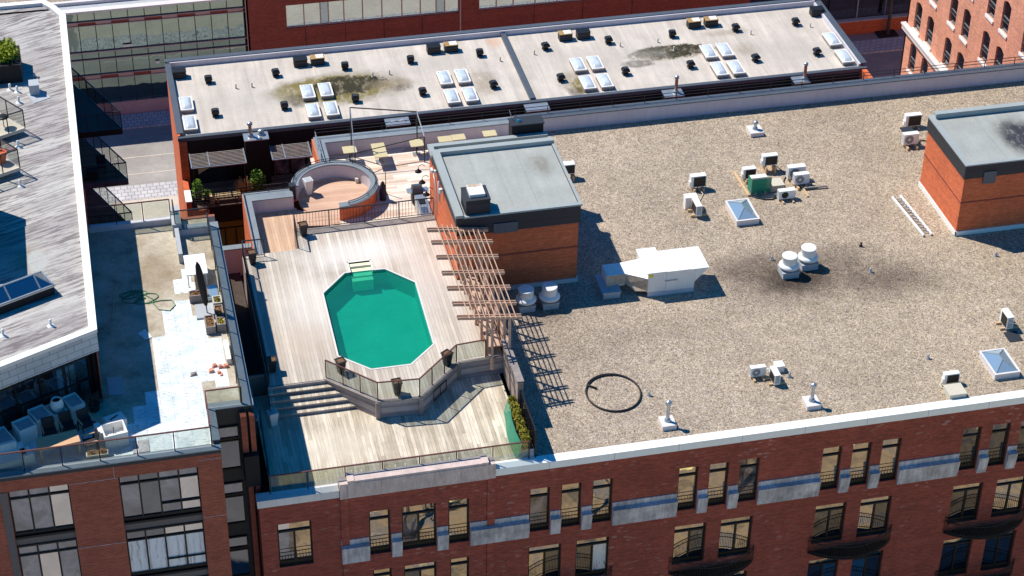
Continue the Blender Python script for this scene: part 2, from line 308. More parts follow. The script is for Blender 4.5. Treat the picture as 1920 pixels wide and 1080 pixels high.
M['reflected_lawn'] = plain('dry yellow lawn', S(232, 210, 132), .95, 0, .35, .5)
def bedmat():
    k = N('dry reflected bed'); c = k.ramp(k.noise(k.pos, .45, 6, .7), [(.35, S(84, 76, 66)), (.5, S(150, 126, 92)), (.6, S(110, 104, 100)), (.72, S(196, 176, 132))]); return k.fin(c, .95)
M['bed'] = bedmat()
M['gapgravel'] = plain('dark gravel', S(74, 64, 58), .95, 0, .5, 8.0)  # one dark gravel tone with fine mottling
def mesh_green():
    k = N('green net'); t = k.n('ShaderNodeBsdfTransparent'); m = k.n('ShaderNodeMixShader'); m.inputs[0].default_value = .78
    k.fin(k.mul(S(20, 150, 116), k.rng(k.noise(k.pos, 9, 4), .3, .7, .7, 1.2)), .5)
    k.t.links.new(t.outputs[0], m.inputs[1]); k.t.links.new(k.b.outputs[0], m.inputs[2]); k.t.links.new(m.outputs[0], k.out.inputs[0]); return k.m
M['net'] = mesh_green()
def dome():
    k = N('skylight acrylic'); k.b.inputs['Coat Weight'].default_value = .6; k.b.inputs['Coat Roughness'].default_value = .05
    return k.fin(k.mul(S(206, 214, 222), k.rng(k.noise(k.pos, 2.2, 3), .3, .7, .85, 1.1)), .15, 0, .6)
M['dome'] = dome()
M['pyr'] = window_glass('skylight glass', S(150, 172, 186), .4, (.9, .97, 1, 1), .005, .04)
M['pyrdark'] = window_glass('dark skylight glass', S(24, 28, 38), .5, (.8, .92, 1, 1), .005, .03)
# ------------------------------------------------------------------ mesh helpers
class MB:
    def __init__(s): s.v = []; s.f = []; s.sm = []
    def add(s, vs, fs, smooth=False):
        o = len(s.v); s.v += [tuple(p) for p in vs]; s.f += [tuple(i+o for i in f) for f in fs]; s.sm += [smooth]*len(fs); return s
    def box(s, x0, x1, y0, y1, z0, z1):
        return s.add([(x0,y0,z0),(x1,y0,z0),(x1,y1,z0),(x0,y1,z0),(x0,y0,z1),(x1,y0,z1),(x1,y1,z1),(x0,y1,z1)],
                     [(0,3,2,1),(4,5,6,7),(0,1,5,4),(1,2,6,5),(2,3,7,6),(3,0,4,7)])
    def hexa(s, b, t):   # 4 bottom pts, 4 top pts (ccw from above)
        return s.add(list(b)+list(t), [(0,3,2,1),(4,5,6,7),(0,1,5,4),(1,2,6,5),(2,3,7,6),(3,0,4,7)])
    def prism(s, poly, z0, z1):
        n = len(poly); vs = [(x,y,z0) for x,y in poly]+[(x,y,z1) for x,y in poly]
        return s.add(vs, [tuple(range(n-1,-1,-1)), tuple(range(n,2*n))]+[(i,(i+1)%n,n+(i+1)%n,n+i) for i in range(n)])
    def sheet(s, poly, z): return s.add([(x,y,z) for x,y in poly], [tuple(range(len(poly)))])
    def lathe(s, prof, c=(0,0,0), n=20, cap=True):
        vs = []; fs = []
        for r, z in prof:
            for i in range(n):
                a = 2*math.pi*i/n; vs.append((c[0]+r*math.cos(a), c[1]+r*math.sin(a), c[2]+z))
        for j in range(len(prof)-1):
            for i in range(n): fs.append((j*n+i, j*n+(i+1)%n, (j+1)*n+(i+1)%n, (j+1)*n+i))
        s.add(vs, fs, True)
        if cap: s.add(vs[:n], [tuple(range(n-1,-1,-1))]); s.add(vs[-n:], [tuple(range(n))])
        return s
    def bar(s, a, b, w, h=None):   # rectangular bar between two points
        h = h or w; a = Vector(a); b = Vector(b); d = (b-a).normalized()
        ref = Vector((0,0,1)) if abs(d.z) < .95 else Vector((0,1,0))
        sx = d.cross(ref).normalized()*w/2; sy = sx.cross(d).normalized()*h/2
        q = [a-sx-sy, a+sx-sy, a+sx+sy, a-sx+sy, b-sx-sy, b+sx-sy, b+sx+sy, b-sx+sy]
        return s.add(q, [(0,1,2,3),(7,6,5,4),(0,4,5,1),(1,5,6,2),(2,6,7,3),(3,7,4,0)])
    def tube(s, pts, r, n=6, closed=False, taper=None):
        pts = [Vector(p) for p in pts]; vs = []; fs = []; m = len(pts)
        for i, p in enumerate(pts):
            d = (pts[(i+1)%m if closed else min(i+1,m-1)]-pts[(i-1)%m if closed else max(i-1,0)]).normalized()
            ref = Vector((0,0,1)) if abs(d.z) < .9 else Vector((1,0,0))
            a = d.cross(ref).normalized(); b = a.cross(d)
            rr = r if taper is None else r+(taper-r)*i/max(1,m-1)
            for k in range(n): vs.append(p+(a*math.cos(2*math.pi*k/n)+b*math.sin(2*math.pi*k/n))*rr)
        for i in range(m if closed else m-1):
            j = (i+1)%m
            for k in range(n): fs.append((i*n+k, i*n+(k+1)%n, j*n+(k+1)%n, j*n+k))
        if not closed: fs += [tuple(range(n-1,-1,-1)), tuple(range((m-1)*n, m*n))]
        return s.add(vs, fs, True)
    def leaves(s, c, rad, n, size, inner=.55):
        lob = [(Vector((random.gauss(0,1),random.gauss(0,1),random.gauss(0,1))).normalized(), random.uniform(.75,1.15)) for _ in range(9)]
        for _ in range(n):
            d = Vector((random.gauss(0,1),random.gauss(0,1),random.gauss(0,1))).normalized()
            k = max(w*max(0,d.dot(l))**2 for l, w in lob)
            rr = (random.uniform(inner,1))*(.72+.33*k)
            p = Vector((c[0]+d.x*rad[0]*rr, c[1]+d.y*rad[1]*rr, c[2]+d.z*rad[2]*rr))
            a = Vector((random.gauss(0,1),random.gauss(0,1),random.gauss(0,1))).normalized(); b = a.orthogonal().normalized()
            e = size*random.uniform(.6,1.3); s.add([p-a*e, p+b*e*.5, p+a*e, p-b*e*.5], [(0,1,2,3)])
        return s
    def wall(s, o, u, U0, U1, Z0, Z1, holes, inn, depth):
        """flat wall with real window openings; o origin (x,y), u along, inn inward unit vectors (2d)"""
        us = sorted({U0,U1,*[h[0] for h in holes],*[h[1] for h in holes]}); zs = sorted({Z0,Z1,*[h[2] for h in holes],*[h[3] for h in holes]})
        us = [a for a in us if U0 <= a <= U1]; zs = [a for a in zs if Z0 <= a <= Z1]
        P = lambda a, z, d=0: (o[0]+u[0]*a+inn[0]*d, o[1]+u[1]*a+inn[1]*d, z)
        for i in range(len(us)-1):
            for j in range(len(zs)-1):
                cu, cz = (us[i]+us[i+1])/2, (zs[j]+zs[j+1])/2
                if any(h[0]<cu<h[1] and h[2]<cz<h[3] for h in holes): continue
                s.add([P(us[i],zs[j]),P(us[i+1],zs[j]),P(us[i+1],zs[j+1]),P(us[i],zs[j+1])],[(0,1,2,3)])
        for a,b,z0,z1 in holes:
            for (p,q) in (((a,z0),(b,z0)),((b,z0),(b,z1)),((b,z1),(a,z1)),((a,z1),(a,z0))):
                s.add([P(*p),P(*q),P(*q,depth),P(*p,depth)],[(0,1,2,3)])
        return s
def wloc(o):
    l = Vector((0,0,0))
    while o: l += o.location; o = o.parent
    return l
def part(name, mb, m, parent=None, local=False, label=None):
    me = bpy.data.meshes.new(name)
    off = Vector((0,0,0)) if (local or parent is None) else wloc(parent)
    me.from_pydata([(p[0]-off.x, p[1]-off.y, p[2]-off.z) for p in mb.v], [], mb.f)
    me.polygons.foreach_set('use_smooth', mb.sm); me.update()
    me.materials.append(M[m] if isinstance(m, str) else m)
    o = bpy.data.objects.new(name, me); COL.objects.link(o)
    if parent: o.parent = parent
    if label: o['label'] = label
    return o
def tag(o, label, cat, group=None, kind=None):
    if label: o['label'] = label
    if cat: o['category'] = cat
    if group: o['group'] = group
    if kind: o['kind'] = kind
    return o
def thing(name, label, cat, loc=(0,0,0), rz=0, group=None):
    o = bpy.data.objects.new(name, None); COL.objects.link(o); o.location = loc; o.rotation_euler = (0,0,rz)
    o.empty_display_size = .2
    return tag(o, label, cat, group)
def dup(root, loc, rz, label):
    r = root.copy(); COL.objects.link(r); r.location = loc; r.rotation_euler = (0,0,rz); r['label'] = label
    for ch in root.children:
        c = ch.copy(); COL.objects.link(c); c.parent = r
        for g in ch.children:
            d = g.copy(); COL.objects.link(d); d.parent = c
    return r
def struct(name, mb, m): return tag(part(name, mb, m), None, None, None, 'structure')
def one(name, mb, m, label, cat, group=None):
    """a thing that is one mesh, its origin moved to its base"""
    xs = [p[0] for p in mb.v]; ys = [p[1] for p in mb.v]; zs = [p[2] for p in mb.v]
    c = ((min(xs)+max(xs))/2, (min(ys)+max(ys))/2, min(zs)); mb.v = [(p[0]-c[0],p[1]-c[1],p[2]-c[2]) for p in mb.v]
    o = part(name, mb, m); o.location = c; return tag(o, label, cat, group)
def lerp(a, b, t): return tuple(x+(y-x)*t for x, y in zip(a, b))
def railing(name, label, pts, h, rail='railred', glassy=True, step=1.6, post=.05, bars=0, mids=(), bottom=.08, skip=(), group=None):
    """pts: 3d points at the railing's foot"""
    t = thing(name, label, 'railing', pts[0], 0, group); m = MB()
    for i in range(len(pts)-1):
        a, b = pts[i], pts[i+1]; L = (Vector(b)-Vector(a)).length; n = max(1, round(L/step))
        m.bar((a[0],a[1],a[2]+h),(b[0],b[1],b[2]+h),.06,.045)
        for q in mids: m.bar((a[0],a[1],a[2]+q),(b[0],b[1],b[2]+q),.03)
        if bars: m.bar((a[0],a[1],a[2]+.1),(b[0],b[1],b[2]+.1),.03)
        for k in range(n+1):
            if k == n and i < len(pts)-2: continue
            p = lerp(a, b, k/n); part('post', MB().bar(p,(p[0],p[1],p[2]+h-.02),post), 'railblk', t)
            if glassy and k < n:
                q = lerp(a, b, (k+1)/n); g = MB(); d = (Vector(q)-Vector(p)).normalized(); s = Vector((-d.y,d.x,0))*.006; e = d*.06
                A = Vector(p)+e; B = Vector(q)-e
                g.hexa([A-s+Vector((0,0,bottom)),B-s+Vector((0,0,bottom)),B+s+Vector((0,0,bottom)),A+s+Vector((0,0,bottom))],
                       [A-s+Vector((0,0,h-.05)),B-s+Vector((0,0,h-.05)),B+s+Vector((0,0,h-.05)),A+s+Vector((0,0,h-.05))])
                part('glass_panel', g, 'railglass', t)
        if bars:
            nb = int(L/bars)
            for k in range(1, nb): p = lerp(a, b, k/nb); m.bar((p[0],p[1],p[2]+.1),(p[0],p[1],p[2]+h-.02),.018)
    part('rail', m, rail, t); return t
# ================================================================== SETTING
struct('ground', MB().sheet([(-900,-400),(900,-400),(900,1200),(-900,1200)], -18.03), 'ground')
struct('road', MB().sheet([(-300,55.3),(300,55.3),(300,63.3),(-300,63.3)], -18.02), 'asphalt')
struct('pavement', MB().box(-300,300,63.3,65.3,-18.1,-17.9), 'pavers')
struct('pavement', MB().box(-1.4,300,53.4,55.3,-18.1,-17.9), 'pavers')
struct('forecourt', MB().box(-1.4,46,40.2,53.39,-18.1,-17.91), 'concrete')
struct('road_marking', MB().box(0.5,40,59.2,59.3,-18.019,-18.012).box(0.5,30,56.9,57.0,-18.019,-18.012), 'concrete')
struct('reflected_lawn', MB().sheet([(7.5,-46),(90,-46),(90,-18.6),(7.5,-18.6)], -18.0), 'reflected_lawn')  # unseen ground added for the front windows to reflect
struct('reflected_bed', MB().sheet([(7.5,-18.6),(90,-18.6),(90,-9),(7.5,-9)], -18.0), 'bed')  # unseen darker strip added for the lower windows to reflect
# ================================================================== MAIN BRICK BUILDING
YF = -.45
main = thing('brick_loft_building', 'large dark red brick building with a gravel roof, limestone band and swimming pool deck', 'building', (20,-.45,-18))
GS = [17.05, 24.15, 31.21, 38.27, 45.35, 52.4]
row1 = [(5.45,7.0),(9.6,10.57),(11.1,12.68),(13.25,14.22)]
for s in GS: row1 += [(s,s+.95),(s+1.49,s+2.44),(s+2.98,s+3.93)]
row2 = [(5.45,7.0),(9.7,10.57),(11.14,12.67),(13.32,14.22)]
for s in GS: row2 += [(s,s+1.58),(s+2.3,s+3.9)]
holes = [(a,b,-4.1,-1.5) for a,b in row1]+[(a,b,-7.55,-5.1) for a,b in row2]+[(a,b,-11.15,-8.65) for a,b in row2]
mb = MB().wall((0,YF),(1,0),4.73,62,-18,-.3,holes,(0,1),.24)
mb.box(4.73,4.9,YF+.3,22,-18,-.1)                       # left flank of the shell
mb.box(61.5,62,0,27.5,-18,-.1); mb.box(11.6,62,27.6,28.1,-18,-.12)
part('brick_wall', mb, 'brick', main)
part('core', MB().box(4.95,61.4,-.12,18.9,-17.9,-1.3).box(7.0,61.4,18.91,22.85,-17.9,-1.3).box(11.6,61.4,22.86,27.5,-17.9,-1.3), 'dark', main)
def pilaster(x0,x1): part('pilaster', MB().box(x0,x1,YF-.07,YF-.001,-18,-.32), 'brick', main)
pilaster(8.33,8.68); pilaster(15.05,15.4)
# limestone band with projecting ledge between the windows of the top floor
edges = [(8.3,9.57),(10.6,11.07),(12.71,13.22),(14.25,17.02)]
for i, s in enumerate(GS):
    edges += [(s+.98,s+1.46),(s+2.47,s+2.95)]
    edges.append((s+3.96, (GS[i+1] if i+1 < len(GS) else 60)-.03))
for a, b in edges:
    if a > 47: continue
    m = MB().box(a,b,YF-.05,YF-.001,-3.26,-2.97).box(a,b,YF-.16,YF-.001,-4.3,-4.08)
    e = .12 if b-a < .7 else (.06)
    m.hexa([(a+.0,YF-.19,-4.08),(b,YF-.19,-4.08),(b,YF-.001,-4.08),(a,YF-.001,-4.08)],[(a,YF-.27,-3.3),(b,YF-.27,-3.3),(b,YF-.001,-3.26),(a,YF-.001,-3.26)])
    part('stone_band', m, 'stone', main)
def win(b, x0, x1, z0, z1, y, glassm, mull=(), trans=None, rail=None, base=.25, fm='black', w=.07, panes=None):
    """framed window whose frame stands at depth y; panes lie behind it"""
    f = MB(); f.box(x0,x0+w,y-.05,y+.03,z0,z1).box(x1-w,x1,y-.05,y+.03,z0,z1).box(x0+w,x1-w,y-.05,y+.03,z1-w,z1)
    f.box(x0+w,x1-w,y-.05,y+.03,z0,z0+base)
    if trans: f.box(x0+w,x1-w,y-.055,y+.03,trans-w*.6,trans+w*.6)
    for q in mull: f.box(q-w*.6,q+w*.6,y-.052,y+.028,z0+base,trans-w*.6 if trans and not panes else z1-w)
    o = part('window', f, fm, b)
    cols = [x0+w]+list(mull)+[x1-w]; rows = [z0+base]+([trans] if trans else [])+[z1-w]
    if trans and not panes:
        gl = glassm if isinstance(glassm, (list, tuple)) else [glassm]*(len(cols)+1)
        part('pane', MB().add([(x0+w,y+.012,trans),(x1-w,y+.012,trans),(x1-w,y+.012,z1-w),(x0+w,y+.012,z1-w)],[(0,1,2,3)]), gl[-1], o)
        for i in range(len(cols)-1):
            part('pane', MB().add([(cols[i],y+.012,z0+base),(cols[i+1],y+.012,z0+base),(cols[i+1],y+.012,trans),(cols[i],y+.012,trans)],[(0,1,2,3)]), gl[i % len(gl)], o)
    else:
        for j in range(len(rows)-1):
            for i in range(len(cols)-1):
                g = glassm[(j*(len(cols)-1)+i) % len(glassm)] if isinstance(glassm, (list, tuple)) else glassm
                part('pane', MB().add([(cols[i],y+.012,rows[j]),(cols[i+1],y+.012,rows[j]),(cols[i+1],y+.012,rows[j+1]),(cols[i],y+.012,rows[j+1])],[(0,1,2,3)]), g, o)
    if rail:
        r = MB(); yy = y-.1
        for z in rail: r.box(x0+.02,x1-.02,yy-.012,yy+.012,z-.012,z+.012)
        n = max(3,int((x1-x0)/.14))
        for k in range(n+1):
            xx = x0+.03+(x1-x0-.06)*k/n; r.box(xx-.007,xx+.007,yy-.007,yy+.007,z0+.02,rail[-2])
        part('guard_rail', r, 'railblk', o)
    return o
rr = random.Random(3)
for x0, x1 in row1:
    if x0 > 47: continue
    wide = x1-x0 > 1.2
    g = ['wingrey','win','win'] if wide else ([rr.choice(['win','win','wingrey','win']), 'win'] if x0 < 38 else ['windark','wingrey'])
    win(main, x0, x1, -4.1, -1.5, YF+.2, g, [(x0+x1)/2] if wide else (), -2.1, (-3.72,-3.5,-3.28))
for x0, x1 in row2:
    if x0 > 47: continue
    wide = x1-x0 > 1.2
    for (z0, z1) in ((-7.55,-5.1),(-11.15,-8.65)):
        lit = rr.random()
        g = [rr.choice(['windark','win']), rr.choice(['win','windark']), 'win'] if wide else ['win','win']
        if z0 > -8 and 19.3 < x0 < 19.5: g = ['windark','wincurt','win']
        win(main, x0, x1, z0, z1, YF+.2, g, [x0+(x1-x0)*.52] if wide else (), z1-.5, (z0+.62,z0+.85) if x0 < 16 else None, .22)
for s in GS[:5]:                                            # bow-fronted iron balconies
    if s > 47: continue
    for zf in (-8.0, -11.6):
        xa, xb = s-.15, s+4.1; n = 14; arc = [(lerp((xa,),(xb,),i/n)[0], YF-.02-.86*math.sin(math.pi*i/n)**.8) for i in range(n+1)]
        m = MB().prism([(x,y) for x,y in arc]+[], zf-.1, zf-.03)
        for k in range(1, 26):
            xx = xa+(xb-xa)*k/26; d = .86*math.sin(math.pi*k/26)**.8; m.box(xx-.03,xx+.03,YF-d*.98,YF-.01,zf-.03,zf+.01)
        o = part('balcony', m, 'dark', main); r = MB()
        for hgt in (.95,.72,.08): r.tube([(x,y-.01,zf+hgt) for x,y in arc], .026, 4)
        for i in range(n*4+1):
            t = i/(n*4); x = xa+(xb-xa)*t; y = YF-.03-.86*max(0,math.sin(math.pi*t))**.8; r.box(x-.008,x+.008,y-.008,y+.008,zf,zf+.95)
        part('guard_rail', r, 'railblk', o)
# copings
part('front_coping', MB().box(4.65,8.3,YF-.12,0,-.3,.1), 'coping', main)
part('front_coping', MB().box(15.42,62,YF-.12,-.05,-.3,.1), 'whitecap', main)
m = MB().box(8.32,8.68,YF-.2,-.1,-.36,.5).box(8.68,15.05,YF-.26,-.16,-.3,.68).box(15.05,15.4,YF-.2,-.1,-.34,.5)
m.box(8.66,8.98,YF-.3,-.12,.68,.73).box(14.75,15.06,YF-.3,-.12,.68,.73)
for i in range(5): m.box(9.0+i*1.2, 10.16+i*1.2, YF-.285, YF-.2605, .1, .56)
part('stone_parapet', m, 'stone_warm', main)
for k_ in range(14): part('coping_joint', MB().box(17.9+k_*3.05,17.93+k_*3.05,YF-.124,-.046,-.29,.104), 'lav', main)
for k_ in range(3): part('coping_joint', MB().box(5.5+k_*1.0,5.525+k_*1.0,YF-.124,-.0,-.29,.104), 'lav', main)
# roof surfaces
part('gravel_roof', MB().sheet([(17.45,-.05),(61.9,-.05),(61.9,27.75),(22.9,27.75),(22.9,20.4),(22.5,20.4),(22.5,13.2),(17.45,13.2)], 0), 'gravel', main)
part('rear_parapet', MB().box(22.9,62,27.75,28.15,-.2,.9), 'lav', main)
part('rear_parapet_cap', MB().box(22.7,62,27.68,28.3,.9,.96), 'flash', main)
r = MB(); yy = 28.2
for z in (1.22,1.42): r.bar((11.4,yy,z),(57,yy,z),.03)
for k in range(25): r.bar((11.4+k*1.9,yy,.96),(11.4+k*1.9,yy,1.42),.035)
tag(part('roof_edge_rail', r, 'railblk'), 'long low black pipe rail along the rear parapet of the gravel roof', 'railing')
# ------------------------------------------------------------------ decks on the left end of the roof
part('lower_deck', MB().box(5.35,17.1,-.1,7,-.1,.02), 'decklow', main)
part('rear_deck', MB().box(11.0,22.9,19.0,27.6,-.1,.012), 'deckback', main)
part('sunken_deck', MB().box(7.0,9.55,17.3,22.7,-.12,.03), 'deckbrown', main)
CX, CY, RO, RI = 11.75, 23.3, 2.35, 1.98
circ = [(CX+RI*math.cos(a*math.pi/24), CY+RI*math.sin(a*math.pi/24)) for a in range(48)]
part('round_deck', MB().prism(circ, -.1, .045), 'deckcirc', main)
part('round_deck_step', MB().prism([(9.3,22.6),(9.3,20.9),(11.6,20.6),(11.7,21.4)], -.1, .038), 'deckcirc', main)
ang = [math.radians(-92+ (267)*i/40) for i in range(41)]
def ringwall(mb, r0, r1, z0, z1):
    vs = []; fs = []
    for a in ang:
        c, s_ = math.cos(a), math.sin(a); vs += [(CX+r0*c,CY+r0*s_,z0),(CX+r1*c,CY+r1*s_,z0),(CX+r1*c,CY+r1*s_,z1),(CX+r0*c,CY+r0*s_,z1)]
    for i in range(40):
        b = i*4; n = b+4; fs += [(b+1,n+1,n+2,b+2),(b+3,b+2,n+2,n+3),(b,b+3,n+3,n),(b,n,n+1,b+1)]
    fs += [(0,1,2,3),(163,162,161,160)]
    return mb.add(vs, fs)
rw = thing('round_wall', 'curved red brick parapet around the round tan deck with a grey blue cap', 'wall', (CX,CY,0))
part('brick_face', ringwall(MB(), RI+.12, RO-.08, -.1, .84), 'brick_hut', rw)
part('inner_lining', ringwall(MB(), RI, RI+.11, -.05, .84), 'lav', rw)
part('wall_cap', ringwall(MB(), RI-.05, RO, .84, .92), 'bluegrey', rw)
r = MB(); ring = [(CX+2.22*math.cos(a), CY+2.22*math.sin(a)) for a in ang[2:]]
for z in (1.0,1.13): r.tube([(x,y,z) for x,y in ring], .02, 5)
for i in range(0,38,5): r.bar((*ring[i],.92),(*ring[i],1.13),.035)
part('cap_rail', r, 'railblk', rw)
# notch wall at the back left of the sunken deck
nw = thing('notch_wall', 'low pale wall with grey blue cap around the sunken tan deck', 'wall', (7,20,0))
part('wall_body', MB().box(6.92,7.12,17.2,22.75,-.05,.84).box(7.12,9.42,22.55,22.85,-.05,.84), 'lav', nw)
part('wall_cap', MB().box(6.78,7.2,17.2,23.3,.84,.9).box(7.2,9.42,22.5,23.3,.84,.9), 'bluegrey', nw)
part('brick_face', MB().box(6.76,6.92,17.2,23.3,-18,.84).box(6.93,9.4,22.9,23.25,-18,.83), 'brick_hut', nw)
part('end_post', MB().box(9.3,9.62,23.1,23.5,.3,1.15), 'pot', nw)
part('cap_rail', MB().bar((6.85,17.3,1.0),(6.85,23.2,1.0),.035).bar((6.85,23.2,1.0),(9.4,23.25,1.0),.035).bar((6.85,23.2,.9),(6.85,23.2,1.0),.03).bar((8.2,23.22,.9),(8.2,23.22,1.0),.03), 'railblk', nw)
bp = thing('rear_deck_parapet', 'pale parapet with zinc cap behind the beige tables of the rear deck', 'wall', (15,27.8,0))
part('wall_body', MB().box(11.5,22.9,27.6,28.0,-.05,.86).box(11.5,11.8,25.7,27.6,-.05,.86), 'lav', bp)
part('wall_cap', MB().box(11.3,22.69,27.55,28.25,.86,.93).box(11.3,11.85,25.6,27.55,.86,.93), 'bluegrey', bp)
part('brick_face', MB().box(11.2,11.5,25.6,28.2,-18,.85), 'brick_hut', bp)
part('cap_rail', MB().bar((11.4,25.7,1.35),(11.4,28.1,1.35),.035).bar((11.4,25.7,1.12),(11.4,28.1,1.12),.03).bar((11.4,25.7,.93),(11.4,25.7,1.35),.035).bar((11.4,26.9,.93),(11.4,26.9,1.35),.035), 'bluegrey', bp)
# raised pool deck
PD = [(6.1,6.37),(8.75,6.37),(10.86,4.2),(12.86,4.08),(15.1,6.3),(17.3,6.4),(17.3,13.0),(16.38,13.0),(16.38,19.1),(9.0,19.1),(9.0,17.4),(6.1,17.25)]
PW = [(9.68,13.25),(9.64,8.05),(11.0,6.72),(12.87,6.72),(14.2,8.04),(14.28,13.25),(13.0,14.7),(12.38,14.72),(12.38,15.6),(11.28,15.6),(11.28,14.75),(10.98,14.75)]
def grow(poly, d):
    n = len(poly); out = []
    A = sum(poly[i][0]*poly[(i+1)%n][1]-poly[(i+1)%n][0]*poly[i][1] for i in range(n)); sg = 1 if A > 0 else -1
    for i in range(n):
        p, q, r_ = Vector(poly[i-1]), Vector(poly[i]), Vector(poly[(i+1)%n])
        d1 = (q-p).normalized(); d2 = (r_-q).normalized(); n1 = Vector((d1.y,-d1.x))*sg; n2 = Vector((d2.y,-d2.x))*sg
        bis = (n1+n2).normalized(); k = d/max(.35,bis.dot(n1)); out.append(tuple(q+bis*k))
    return out
from mathutils.geometry import tessellate_polygon
def holed(poly, hole, z):
    tri = tessellate_polygon([[Vector((*p,0)) for p in poly],[Vector((*p,0)) for p in hole]])
    pts = poly+hole; mb = MB(); fs = []
    for t in tri:
        a, b, c = (Vector(pts[i]) for i in t)
        fs.append(tuple(t) if (b-a).cross(c-a) > 0 else tuple(reversed(t)))
    return mb.add([(x,y,z) for x,y in pts], fs)
pd = thing('pool_deck', 'raised weathered grey timber deck around the octagonal swimming pool', 'deck', (11.7,11,0))
part('deck_boards', holed(PD, grow(PW,.08), 1.0), 'deckup', pd)
def skirt(pts, z0, z1, th=.08):
    m = MB()
    for a, b in zip(pts[:-1], pts[1:]):
        d = (Vector(b)-Vector(a)).normalized(); nn = Vector((d.y,-d.x))*th; a2 = Vector(a)-nn; b2 = Vector(b)-nn
        m.hexa([(*a,z0),(*b,z0),(b2.x,b2.y,z0),(a2.x,a2.y,z0)],[(*a,z1),(*b,z1),(b2.x,b2.y,z1),(a2.x,a2.y,z1)])
    return m
part('front_skirt', skirt(PD[1:6], 0, .985), 'wallwood', pd)
part('side_skirt', skirt([PD[-1],PD[0]], -1.2, .985), 'fencewood', pd)
part('back_skirt', skirt([PD[8],PD[9],PD[10],PD[11]], 0, .985), 'fencewood', pd)
for p in (PD[2],PD[3],PD[4]): part('corner_board', MB().box(p[0]-.1,p[0]+.1,p[1]-.1,p[1]+.08,0,.995), 'oldwood', pd)
m = MB()
for a, b in zip(PD[1:5], PD[2:6]):
    d = (Vector(b)-Vector(a)).normalized(); nn = Vector((d.y,-d.x)); a2 = Vector(a)+nn*.06; b2 = Vector(b)+nn*.06; a3 = Vector(a)-nn*.16; b3 = Vector(b)-nn*.16
    m.hexa([(*a2,.986),(*b2,.986),(*b3,.986),(*a3,.986)],[(*a2,1.03),(*b2,1.03),(*b3,1.03),(*a3,1.03)])
part('edge_board', m, 'oldwood', pd)
part('back_edge_board', MB().box(9.05,16.36,18.55,19.12,1.002,1.012), 'oldwood', pd)
part('access_grille', MB().bar((13.6,4.72,.75),(14.35,5.48,.75),.03).bar((13.6,4.72,.2),(14.35,5.48,.2),.03).bar((13.6,4.72,.2),(13.6,4.72,.75),.03).bar((14.35,5.48,.2),(14.35,5.48,.75),.03).bar((13.98,5.1,.2),(13.98,5.1,.75),.03), 'black', pd)
st = thing('deck_steps', 'five wide weathered timber steps up to the pool deck', 'steps', (8,5.6,0))
for i in range(4):
    z = .8-.2*i; yb = 6.36-.3*i; part('tread', MB().prism([(6.02,yb-.34),(8.78+.31*i+.33,yb-.34),(8.78+.31*i,yb),(6.02,yb)], z-.05, z), 'decklow', st)
    part('riser', MB().box(6.04,8.78+.31*i+.28,yb-.32,yb-.27,z-.2,z-.051), 'wallwood', st)
part('riser', MB().box(6.04,8.76,6.3,6.355,.8,.98), 'wallwood', st)
# swimming pool
pl = thing('swimming_pool', 'octagonal swimming pool with green water set in the raised deck', 'swimming pool', (11.9,10.6,.02))
part('coping', holed(grow(PW,.09), PW, 1.014), 'coping', pl)
m = MB(); n = len(PW)
for i in range(n): a, b = PW[i], PW[(i+1)%n]; m.add([(*a,.03),(*b,.03),(*b,1.012),(*a,1.012)],[(0,1,2,3)])
m.sheet(PW, .03); part('basin', m, 'liner', pl)
part('water', MB().sheet(PW, .86), 'water', pl)
part('entry_step', MB().box(11.3,12.36,15.28,15.58,.1,.95), 'step', pl)
for i in range(1,4): part('entry_step', MB().box(11.3,12.36,15.28-.32*i,15.275-.32*(i-1),.1,.95-.075*i), 'step', pl)
part('step_rim', MB().box(11.22,11.29,14.75,15.66,.9,1.03).box(12.37,12.44,14.72,15.66,.9,1.03).box(11.22,12.44,15.6,15.68,.9,1.03), 'white', pl)
part('step_edge', MB().box(11.3,12.36,15.27,15.3,.95,.97).box(11.3,12.36,14.95,14.98,.81,.83), 'bluegrey', pl)
# railings of the decks
P = PD; z = 1.03
o = lambda p, dx, dy: (p[0]+dx, p[1]+dy, z)
railing('glass_railing', 'glass railing with dark red top rail along the angled front of the pool deck', [o(P[1],.05,.1), o(P[2],.03,.1), o(P[3],-.03,.1), o(P[4],-.08,.08), (16.45,6.5,z)], 1.02, 'railred', True, 1.15)
railing('glass_railing', 'long front glass railing with dark red top rail above the limestone parapet', [(5.3,-.13,.1),(17.05,-.13,.1)], 1.0, 'railred', True, 1.63)
railing('bar_railing', 'black bar railing at the back edge of the pool deck above the sunken decks', [(8.97,17.45,1),(9.02,19.05,1),(16.35,19.12,1)], 1.05, 'railblk', False, 1.9, .04, .16)
railing('bar_railing', 'short black bar railing by a planter pot at the back left deck corner', [(6.13,15.6,1),(6.14,17.12,1),(7.22,17.08,1)], 1.05, 'railblk', False, 1.5, .04, .15)
railing('bar_railing', 'dark bar railing down the shaded left edge of the pool deck', [(6.13,6.5,1),(6.13,15.5,1)], 1.05, 'railblk', False, 1.8, .04, .16)
railing('bar_railing', 'dark railing down the left side of the timber steps and lower deck', [(5.95,6.4,1.0),(5.95,4.8,.05)], 1.0, 'railblk', False, 1.6, .04)
railing('bar_railing', 'dark side railing at the shaded left end of the lower deck', [(5.45,4.6,.02),(5.32,0,.02)], 1.05, 'railblk', True, 1.5, .04)
